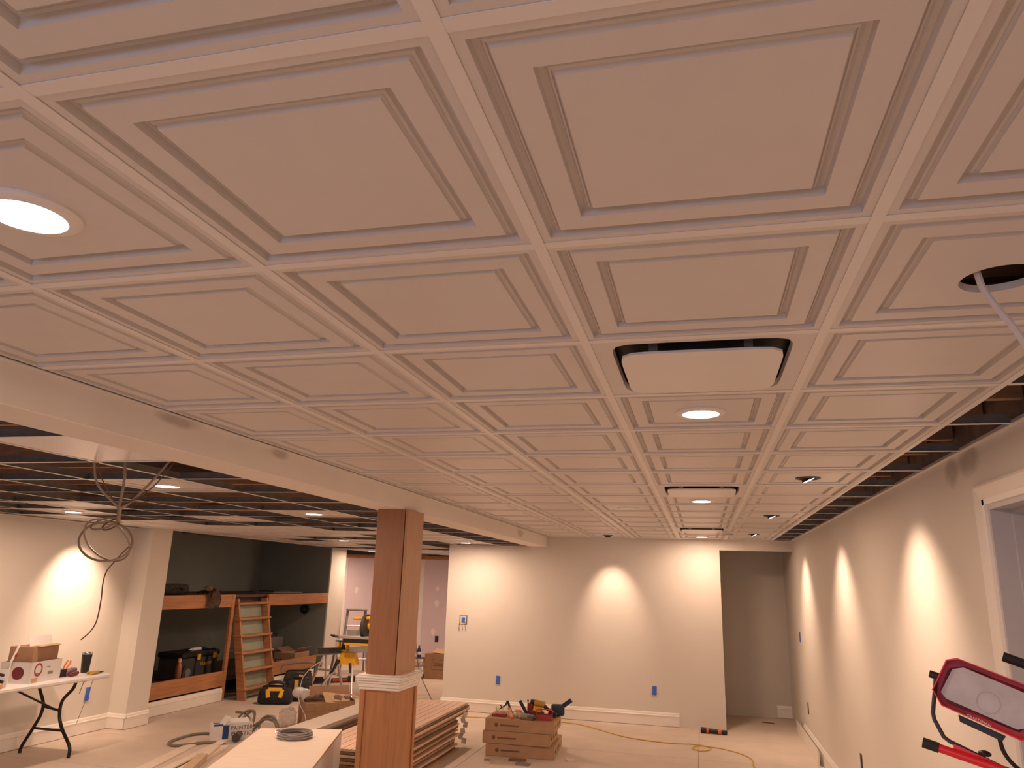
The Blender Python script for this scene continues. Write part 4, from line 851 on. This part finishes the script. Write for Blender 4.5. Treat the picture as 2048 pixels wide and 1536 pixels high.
MB().tube(W([(-4.79, 8.0, 0.03), (-4.72, 8.15, 0.10), (-4.63, 8.2, 0.155), (-4.52, 8.2, 0.145), (-4.44, 8.15, 0.08), (-4.40, 8.05, 0.016), (-4.46, 7.9, 0.016)]), 0.014, 8, 8).build('loop', 'hose', t)
MB().tube(W([(-4.72, 8.06, 0.02), (-4.70, 8.2, 0.10), (-4.66, 8.3, 0.16), (-4.58, 8.3, 0.17), (-4.50, 8.25, 0.10), (-4.47, 8.15, 0.016)]), 0.014, 8, 8).build('loop', 'hose', t)
MB().tube(W([(-4.98, 7.86, 0.016), (-5.15, 7.93, 0.016), (-5.28, 7.78, 0.016), (-5.25, 7.40, 0.016), (-5.10, 7.27, 0.016), (-4.96, 7.42, 0.016), (-4.86, 7.54, 0.016), (-4.72, 7.58, 0.016)]), 0.014, 8, 8).build('loop', 'hose', t)
MB().tube(W([(-4.917, 8.16, 0.02), (-4.965, 8.18, 0.14), (-4.90, 8.2, 0.215), (-4.81, 8.2, 0.235), (-4.755, 8.18, 0.17), (-4.77, 8.12, 0.03)]), 0.013, 8, 8).build('loop', 'hose', t)
MB().tube(W([(-4.66, 8.16, 0.03), (-4.69, 8.2, 0.13), (-4.62, 8.22, 0.19), (-4.53, 8.22, 0.17), (-4.45, 8.2, 0.09), (-4.42, 8.15, 0.018)]), 0.013, 8, 8).build('loop', 'hose', t)
MB().cyl((0.16, -0.12, 0.05), (0.24, -0.30, 0.045), 0.035, 0.045, 14).build('nozzle', 'darkgrey', t)
TB = [((-5.06, 7.58), (-4.78, 6.35), 0.05, 0.014, 0.0, 'narrow pale trim strip lying farthest left on the floor'), ((-4.97, 7.38), (-4.60, 5.9), 0.09, 0.016, 0.0, 'pale trim board beside the farthest strip'), ((-4.75, 7.62), (-4.42, 6.0), 0.08, 0.016, 0.017, 'pale trim board stacked near the painter box'),
      ((-4.60, 7.42), (-4.24, 5.8), 0.085, 0.030, 0.0, 'thicker pale trim board nearest the cabinet'), ((-4.62, 7.30), (-4.10, 5.9), 0.07, 0.018, 0.034, 'pale trim board lying on top of the others'), ((-4.46, 6.85), (-3.98, 5.7), 0.09, 0.07, 0.0, 'square tan wood block end in front of the trim boards')]
for (a, b_, wd, th, z, lb) in TB:
    mb = MB(); mb.bar((a[0], a[1], th/2), (b_[0], b_[1], th/2), wd, th, bev=0.002)
    c_ = Vector(((a[0]+b_[0])/2, (a[1]+b_[1])/2, 0)); bmesh.ops.translate(mb.bm, verts=mb.bm.verts, vec=-c_); o = mb.build('trim_board', 'trimwood' if th < 0.06 else 'blockwood'); o.location = c_+Vector((0, 0, z)); tag(o, lb, 'board', 'trim boards on the floor')

# ================================================================== mitre saw on stand, ladders
t = thing('mitre_saw', 'yellow and black mitre saw on an aluminium folding stand', 'mitre saw', (-4.95, 10.9, 0))
MB().bar((-5.45, 10.9, 0.63), (-4.15, 10.9, 0.78), 0.09, 0.055, up=(0, 1, 0)).build('stand_beam', 'alu', t, True)
MB().bar((-5.42, 10.85, 0.66), (-5.03, 10.85, 0.69), 0.05, 0.085, up=(0, 0, 1)).build('stand_sleeve', 'darkgrey', t, True)
mb = MB(); mb.prism([(-5.02, 0, 0.66), (-4.84, 0, 0.66), (-4.78, 0, 0.49), (-5.12, 0, 0.49)], (0, 10.83, 0), (0, 10.97, 0)); mb.build('leg_bracket', 'yellow', t, True)
mb = MB(); mb.prism([(-4.36, 0, 0.70), (-4.18, 0, 0.70), (-4.12, 0, 0.52), (-4.42, 0, 0.52)], (0, 10.83, 0), (0, 10.97, 0)); mb.build('leg_bracket', 'yellow', t, True)
for (p0, p1) in (((-5.06, 10.86, 0.52), (-5.37, 10.72, 0.01)), ((-4.86, 10.88, 0.52), (-4.62, 10.45, 0.01)), ((-4.38, 10.92, 0.55), (-4.45, 11.3, 0.01)), ((-4.20, 10.88, 0.55), (-4.0, 10.75, 0.01))): MB().cyl(p0, p1, 0.021, 0.019, 12).build('stand_leg', 'alu', t, True)
for (x, y) in ((-5.37, 10.72), (-4.62, 10.45), (-4.45, 11.3), (-4.0, 10.75)): MB().cyl((x, y, 0), (x, y, 0.03), 0.026, 0.022, 10).build('foot', 'rubber', t, True)
MB().tube([(-5.05, 10.80, 0.56), (-5.08, 10.78, 0.48), (-5.12, 10.78, 0.40), (-5.16, 10.78, 0.36)], [0.03, 0.024, 0.018, 0.014], 8, 5).build('clamp_lever', 'black', t, True)
MB().tube([(-4.86, 10.80, 0.52), (-4.85, 10.79, 0.46), (-4.83, 10.79, 0.38)], 0.016, 8, 5).build('clamp_lever', 'black', t, True)
mb = MB(); mb.bx(-5.10, -5.075, 10.83, 10.90, 0.69, 0.81).bx(-4.96, -4.935, 10.83, 10.90, 0.69, 0.81).bx(-5.10, -4.935, 10.83, 10.90, 0.675, 0.70); mb.build('work_stop', 'yellow', t, True)
MB().bx(-5.14, -4.88, 10.82, 10.91, 0.81, 0.828, 0.004).build('stop_plate', 'blue', t, True); MB().bx(-5.05, -4.99, 10.85, 10.88, 0.70, 0.78, 0.006).build('stop_knob', 'black', t, True)
MB().bx(-5.04, -4.30, 10.70, 11.05, 0.87, 0.905, 0.006).build('saw_table', 'alu', t, True); MB().bx(-4.98, -4.36, 10.74, 11.02, 0.775, 0.87, 0.01).build('saw_base', 'darkgrey', t, True); MB().bx(-4.94, -4.40, 10.72, 10.74, 0.78, 0.81).build('base_stripe', 'yellow', t, True)
MB().bx(-5.04, -4.30, 10.99, 11.01, 0.905, 0.98).build('fence', 'alu', t, True); MB().tube([(-5.04, 10.72, 0.89), (-5.10, 10.70, 0.90), (-5.16, 10.70, 0.91)], [0.016, 0.02, 0.014], 8, 4).build('mitre_handle', 'black', t, True)
RY = Matrix.Rotation(PI/2, 3, 'Y')
MB().cyl((-4.70, 10.88, 1.06), (-4.66, 10.88, 1.06), 0.165, n=32).build('blade_guard', 'darkgrey', t, True); MB().cyl((-4.705, 10.85, 1.03), (-4.70, 10.85, 1.03), 0.150, n=32).build('blade', 'steel', t, True)
MB().bar((-4.86, 10.80, 1.155), (-4.60, 10.86, 1.17), 0.045, 0.045, bev=0.012).build('handle', 'yellow', t, True); MB().cyl((-4.66, 10.95, 1.06), (-4.45, 10.95, 1.08), 0.07, 0.06, 18).build('motor', 'yellow', t, True); MB().bar((-4.62, 10.95, 1.0), (-4.60, 11.10, 0.90), 0.08, 0.06).build('arm', 'darkgrey', t, True)
def stepladder(name, label, loc, rz, h, wd, sp, m1, m2, n, cap=True):
    t = thing(name, label, 'ladder', loc, rz)
    for s_ in (-1, 1):
        MB().bar((s_*wd*0.32, 0, h-0.03), (s_*wd*0.5, -sp/2, 0.0), 0.05, 0.028, up=(0, 1, 0)).build('front_rail', m1, t); MB().bar((s_*wd*0.30, 0.05, h-0.03), (s_*wd*0.46, sp/2, 0.0), 0.035, 0.025, up=(0, 1, 0)).build('rear_rail', m1, t)
        MB().bar((s_*wd*0.42, -sp*0.22, h*0.5), (s_*wd*0.40, sp*0.24, h*0.5), 0.02, 0.006).build('spreader', 'alu', t)
    for k in range(1, n): 
        q = k/n; MB().bx(-wd*(0.5-0.18*q)+0.01, wd*(0.5-0.18*q)-0.01, -sp/2*(1-q)-0.03, -sp/2*(1-q)+0.05, h*q-0.025, h*q, 0.003).build('step', m2, t)
    if cap: MB().bx(-wd*0.38, wd*0.38, -0.07, 0.11, h-0.035, h, 0.008).build('top_cap', m1, t)
    return t
stepladder('stepladder', 'grey stepladder standing before the lilac wall behind the saw', (-6.20, 13.75, 0), 0.5, 1.17, 0.52, 0.75, 'grey', 'alu', 4)
stepladder('step_stool', 'low aluminium step stool left of the saw stand', (-5.82, 12.0, 0), -0.3, 0.55, 0.40, 0.34, 'alu', 'alu', 2)
t = thing('long_level', 'long black and red levelling tool on the floor behind the saw stand', 'level', (-5.92, 12.42, 0), 0.85)
MB().box((0, 0, 0.04), (0.72, 0.05, 0.07), None, 0.006).build('body', 'darkgrey', t); MB().box((0.12, -0.027, 0.045), (0.26, 0.006, 0.035)).build('red_panel', 'red', t); MB().box((0.34, 0, 0.05), (0.12, 0.07, 0.10), None, 0.01).build('end_block', 'black', t); MB().box((-0.25, 0, 0.07), (0.14, 0.06, 0.08), None, 0.01).build('clamp', 'black', t)
t = thing('gallon_carton', 'large brown cardboard box by the lilac wall behind the post', 'box', (-4.50, 13.85, 0), 0.04)
MB().bx(-0.24, 0.50, -0.15, 0.22, 0, 0.44, 0.003).build('body', 'card', t); MB().box((0.10, 0.0, 0.47), (0.42, 0.30, 0.004), (0.15, 0.05, 0)).build('flap', 'cardlight', t)
lettering('GERBER', 0.078, 'print', t, (0.075, -0.151, 0.25), (1, 0, 0), (0, 0, 1))
MB().bx(-0.10, 0.42, -0.1512, -0.15, 0.335, 0.341).bx(-0.10, 0.42, -0.1512, -0.15, 0.16, 0.166).bx(-0.10, -0.094, -0.1512, -0.15, 0.166, 0.335).build('printed_frame', 'print', t)
t = thing('white_crate', 'stack of white plastic packs beside the large brown box', 'packs', (-4.86, 13.72, 0))
for k in range(5): MB().box((random.uniform(-.01, .01), 0, 0.035+0.07*k), (0.20, 0.22, 0.062), (0, 0, random.uniform(-.08, .08)), 0.01).build('pack', 'white' if k % 2 == 0 else 'plasticbag', t)
MB().bx(-0.10, 0.10, -0.11, 0.11, 0.352, 0.36).build('lid', 'purple', t)
t = thing('blue_bottle', 'blue plastic bottle standing on the white packs', 'bottle', (-4.86, 13.70, 0.3605))
MB().lathe([(0.0001, 0), (0.038, 0), (0.04, 0.01), (0.04, 0.11), (0.034, 0.14), (0.015, 0.175), (0.015, 0.185), (0.0001, 0.185)], n=20).build('body', 'bluebottle', t); MB().lathe([(0.0001, 0.185), (0.018, 0.185), (0.018, 0.21), (0.0001, 0.21)], n=16).build('cap', 'purple', t); MB().lathe([(0.0405, 0.05), (0.0405, 0.10)], n=20, caps=False).build('label_band', 'white', t)
t = thing('dark_cable', 'thin dark cord hanging beside the post down to the floor', 'cord', (-3.7, 10.7, 0))
MB().tube([(x+3.7, y-10.7, z) for x, y, z in [(-4.30, 10.80, 0.80), (-4.05, 10.78, 0.95), (-3.83, 10.72, 0.95), (-3.777, 10.70, 0.73), (-3.71, 10.70, 0.461), (-3.60, 10.70, 0.26), (-3.46, 10.69, 0.05), (-3.38, 10.66, 0.007), (-3.45, 10.60, 0.007)]], 0.007, 6, 8).build('cable', 'carddark', t); MB().cyl((0.25, -0.10, 0.012), (0.20, -0.13, 0.012), 0.012, 0.014, 8).build('plug', 'black', t)

# ================================================================== cable bundle hanging from the open grid
t = thing('cable_bundle', 'looped bundle of tan cables hanging from the open ceiling grid', 'cables', (-2.46, 3.0, ZL))
def Q(P): return [(x, y, z-ZL) for x, y, z in P]
MB().tube(Q([(-0.10, -0.10, 2.42), (-0.105, -0.09, 2.27), (-0.09, -0.06, 2.16), (-0.02, -0.01, 2.075), (0.01, 0, 2.055), (0.06, 0.02, 2.10), (0.13, 0.05, 2.20), (0.20, 0.1, 2.34)]), 0.006, 8, 8).build('cable', 'wire', t)
MB().tube(Q([(-0.09, -0.10, 2.40), (-0.085, -0.08, 2.24), (-0.04, -0.03, 2.12), (0.0, 0, 2.06), (0.05, 0.01, 2.085), (0.15, 0.04, 2.17), (0.22, 0.1, 2.33)]), 0.003, 6, 8).build('cable', 'carddark', t)
MB().tube(Q([(-0.02, 0.0, 2.45), (-0.005, 0.0, 2.27), (0.005, 0, 2.18), (0.0, 0, 2.05), (0.005, 0, 1.99)]), 0.007, 8, 8).build('cable', 'wire', t)
MB().tube(Q([(0.005, 0, 2.06), (0.008, 0, 2.0), (0.004, 0.01, 1.985)]), 0.009, 8, 4).build('cable_tie', 'wire', t)
def loop(cx, cz, rx, rz_, tilt, dy, rad, ph=0): 
    return [(cx+rx*math.cos(a)*math.cos(tilt)-rz_*math.sin(a)*math.sin(tilt), dy*math.sin(a+ph), cz+rx*math.cos(a)*math.sin(tilt)+rz_*math.sin(a)*math.cos(tilt)) for a in [2*PI*k/12 for k in range(12)]]
for (cx, cz, rx, rz_, tl, dy, rad, m_) in [(-0.045, 1.895, 0.145, 0.085, -0.35, 0.05, 0.0055, 'wire'), (-0.04, 1.90, 0.135, 0.095, -0.15, -0.06, 0.0045, 'wire'), (-0.03, 1.975, 0.04, 0.028, 0.1, 0.03, 0.004, 'carddark'), (-0.07, 1.98, 0.07, 0.03, 0.15, 0.03, 0.005, 'wire')]:
    MB().tube(Q(loop(cx, cz, rx, rz_, tl, dy, rad)), rad, 8, 5, closed=True).build('loop', m_, t)
MB().tube(Q([(0.09, 0.0, 1.87), (0.05, 0, 1.83), (0.02, 0, 1.795), (-0.02, 0.01, 1.755), (-0.03, 0.01, 1.70), (-0.025, 0.01, 1.62), (-0.03, 0.01, 1.53), (-0.055, 0.01, 1.48), (-0.10, 0.01, 1.44)]), 0.003, 6, 6).build('loose_end', 'carddark', t)

# ================================================================== red work light
wl = thing('work_light', 'red-framed work light on a tube stand at the right edge', 'work light')
fz = (CAM-Vector((0.841, 1.708, 1.564))).normalized(); fy = (Vector((0.034, -0.257, 0.966))-fz*fz.dot(Vector((0.034, -0.257, 0.966)))).normalized(); fx = fy.cross(fz)
Mw = Matrix((fx, fy, fz)).transposed().to_4x4(); Mw.translation = Vector((0.841, 1.708, 1.564)); wl.matrix_world = Mw
def px(a, b, z=0): return ((a-1977)/990.8, -(b-1397)/990.8, z)
octo = [(1923, 1330), (1903, 1337), (1879, 1400), (1896, 1428), (2031, 1463), (2052, 1456), (2076, 1393), (2060, 1363)]
inn = [(1934, 1346), (1914, 1353), (1894, 1402), (1904, 1413), (2025, 1444), (2040, 1438), (2061, 1393), (2049, 1377)]
def ringprism(mb, A, B, z0, z1, zi):
    n = len(A); bm = mb.bm
    a0 = [bm.verts.new(px(*p, z0)) for p in A]; a1 = [bm.verts.new(px(*p, z1)) for p in A]; b1 = [bm.verts.new(px(*p, z1)) for p in B]; b0 = [bm.verts.new(px(*p, zi)) for p in B]
    for k in range(n):
        j = (k+1) % n
        bm.faces.new((a0[k], a0[j], a1[j], a1[k])); bm.faces.new((a1[k], a1[j], b1[j], b1[k])); bm.faces.new((b1[k], b1[j], b0[j], b0[k]))
    bm.faces.new(a0[::-1])
mb = MB(); ringprism(mb, octo, [((a[0]*0.86+b_[0]*0.14), (a[1]*0.86+b_[1]*0.14)) for a, b_ in zip(octo, inn)], -0.045, 0.012, -0.010); fr = mb.build('frame', 'red', wl)
mb = MB(); mb.prism([px(*p) for p in inn], (0, 0, -0.016), (0, 0, -0.006)); ln = mb.build('lens', 'frost', wl)
mb = MB(); ringprism(mb, [(1976+(p[0]-1977)*1.0, p[1]) for p in inn], inn, -0.012, -0.0058, -0.0058)
mb.bm.free()
MB().lathe([(0.021, -0.0058), (0.021, -0.0048), (0.0195, -0.0048), (0.0195, -0.0058)], c=px(1977, 1405), n=28, caps=False).build('reflector_rim', 'frostrim', ln)
lettering('CRAFTSMAN', 0.0075, 'white', fr, px(1961, 1441.5, 0.0125), (0.968, -0.25, 0), (0.25, 0.968, 0))
mb = MB(); mb.prism([px(*p) for p in [(1925, 1440), (1928, 1452), (2000, 1472), (2006, 1462)]], (0, 0, -0.075), (0, 0, -0.02)); mb.build('junction_box', 'black', wl)
mb = MB(); mb.prism([px(*p) for p in [(1905, 1352), (1890, 1400), (1905, 1422), (2030, 1450), (2062, 1392), (2045, 1368), (1935, 1342)]], (0, 0, -0.085), (0, 0, -0.045)); mb.build('heat_sink', 'darkgrey', wl)
MB().tube([px(1884, 1372, -0.02), px(1883, 1400, -0.02), px(1880, 1445, -0.02), px(1883, 1458, -0.02), px(1900, 1487, -0.02), px(1910, 1493, -0.02), px(2060, 1537, -0.02), px(2078, 1530, -0.02), px(2092, 1480, -0.02), px(2078, 1400, -0.02)], 0.0042, 8).build('bracket', 'darkgrey', wl)
MB().cyl(px(1872, 1370, -0.02), px(1890, 1373, -0.02), 0.0075, n=12).build('pivot_knob', 'black', wl); MB().cyl(px(2066, 1400, -0.02), px(2084, 1404, -0.02), 0.0075, n=12).build('pivot_knob', 'black', wl)
MB().blob(px(1971, 1500, 0.0), (0.012, 0.006, 0.012), 2).build('clamp_knob', 'black', wl)
mb = MB(); mb.prism([px(*p) for p in [(1918, 1496), (1918, 1506), (1960, 1524), (2110, 1560), (2112, 1545), (1970, 1508)]], (0, 0, -0.03), (0, 0, -0.008)); mb.build('stand_plate', 'red', wl)
MB().cyl(px(1885, 1508, 0.0), px(2110, 1536, 0.0), 0.0085, n=14).build('foot_tube', 'red', wl); MB().cyl(px(1864, 1505.5, 0.0), px(1893, 1509, 0.0), 0.0102, n=14).build('foot_cap', 'rubber', wl)
MB().cyl(px(1975, 1520, -0.03), px(2140, 1566, -0.10), 0.0085, n=14).build('foot_tube', 'red', wl)
MB().tube([px(1996, 1470, -0.05), px(2003, 1492, -0.05), px(2020, 1512, -0.05), px(2050, 1528, -0.05), px(2090, 1530, -0.06), px(2120, 1560, -0.06)], 0.0042, 8, 6).build('power_cord', 'rubber', wl)
MB().cyl(px(2002, 1309, -0.06), px(2110, 1333, -0.06), 0.0098, n=14).build('carry_handle', 'rubber', wl)
MB().cyl(px(2085, 1330, -0.06), px(2092, 1405, -0.05), 0.006, n=10).build('handle_post', 'darkgrey', wl)
sl = stepladder('ladder_stand', 'tall stepladder carrying the red work light, below the picture edge', (0.93, 1.80, 0), -0.2, 1.355, 0.55, 0.8, 'alu', 'alu', 5)
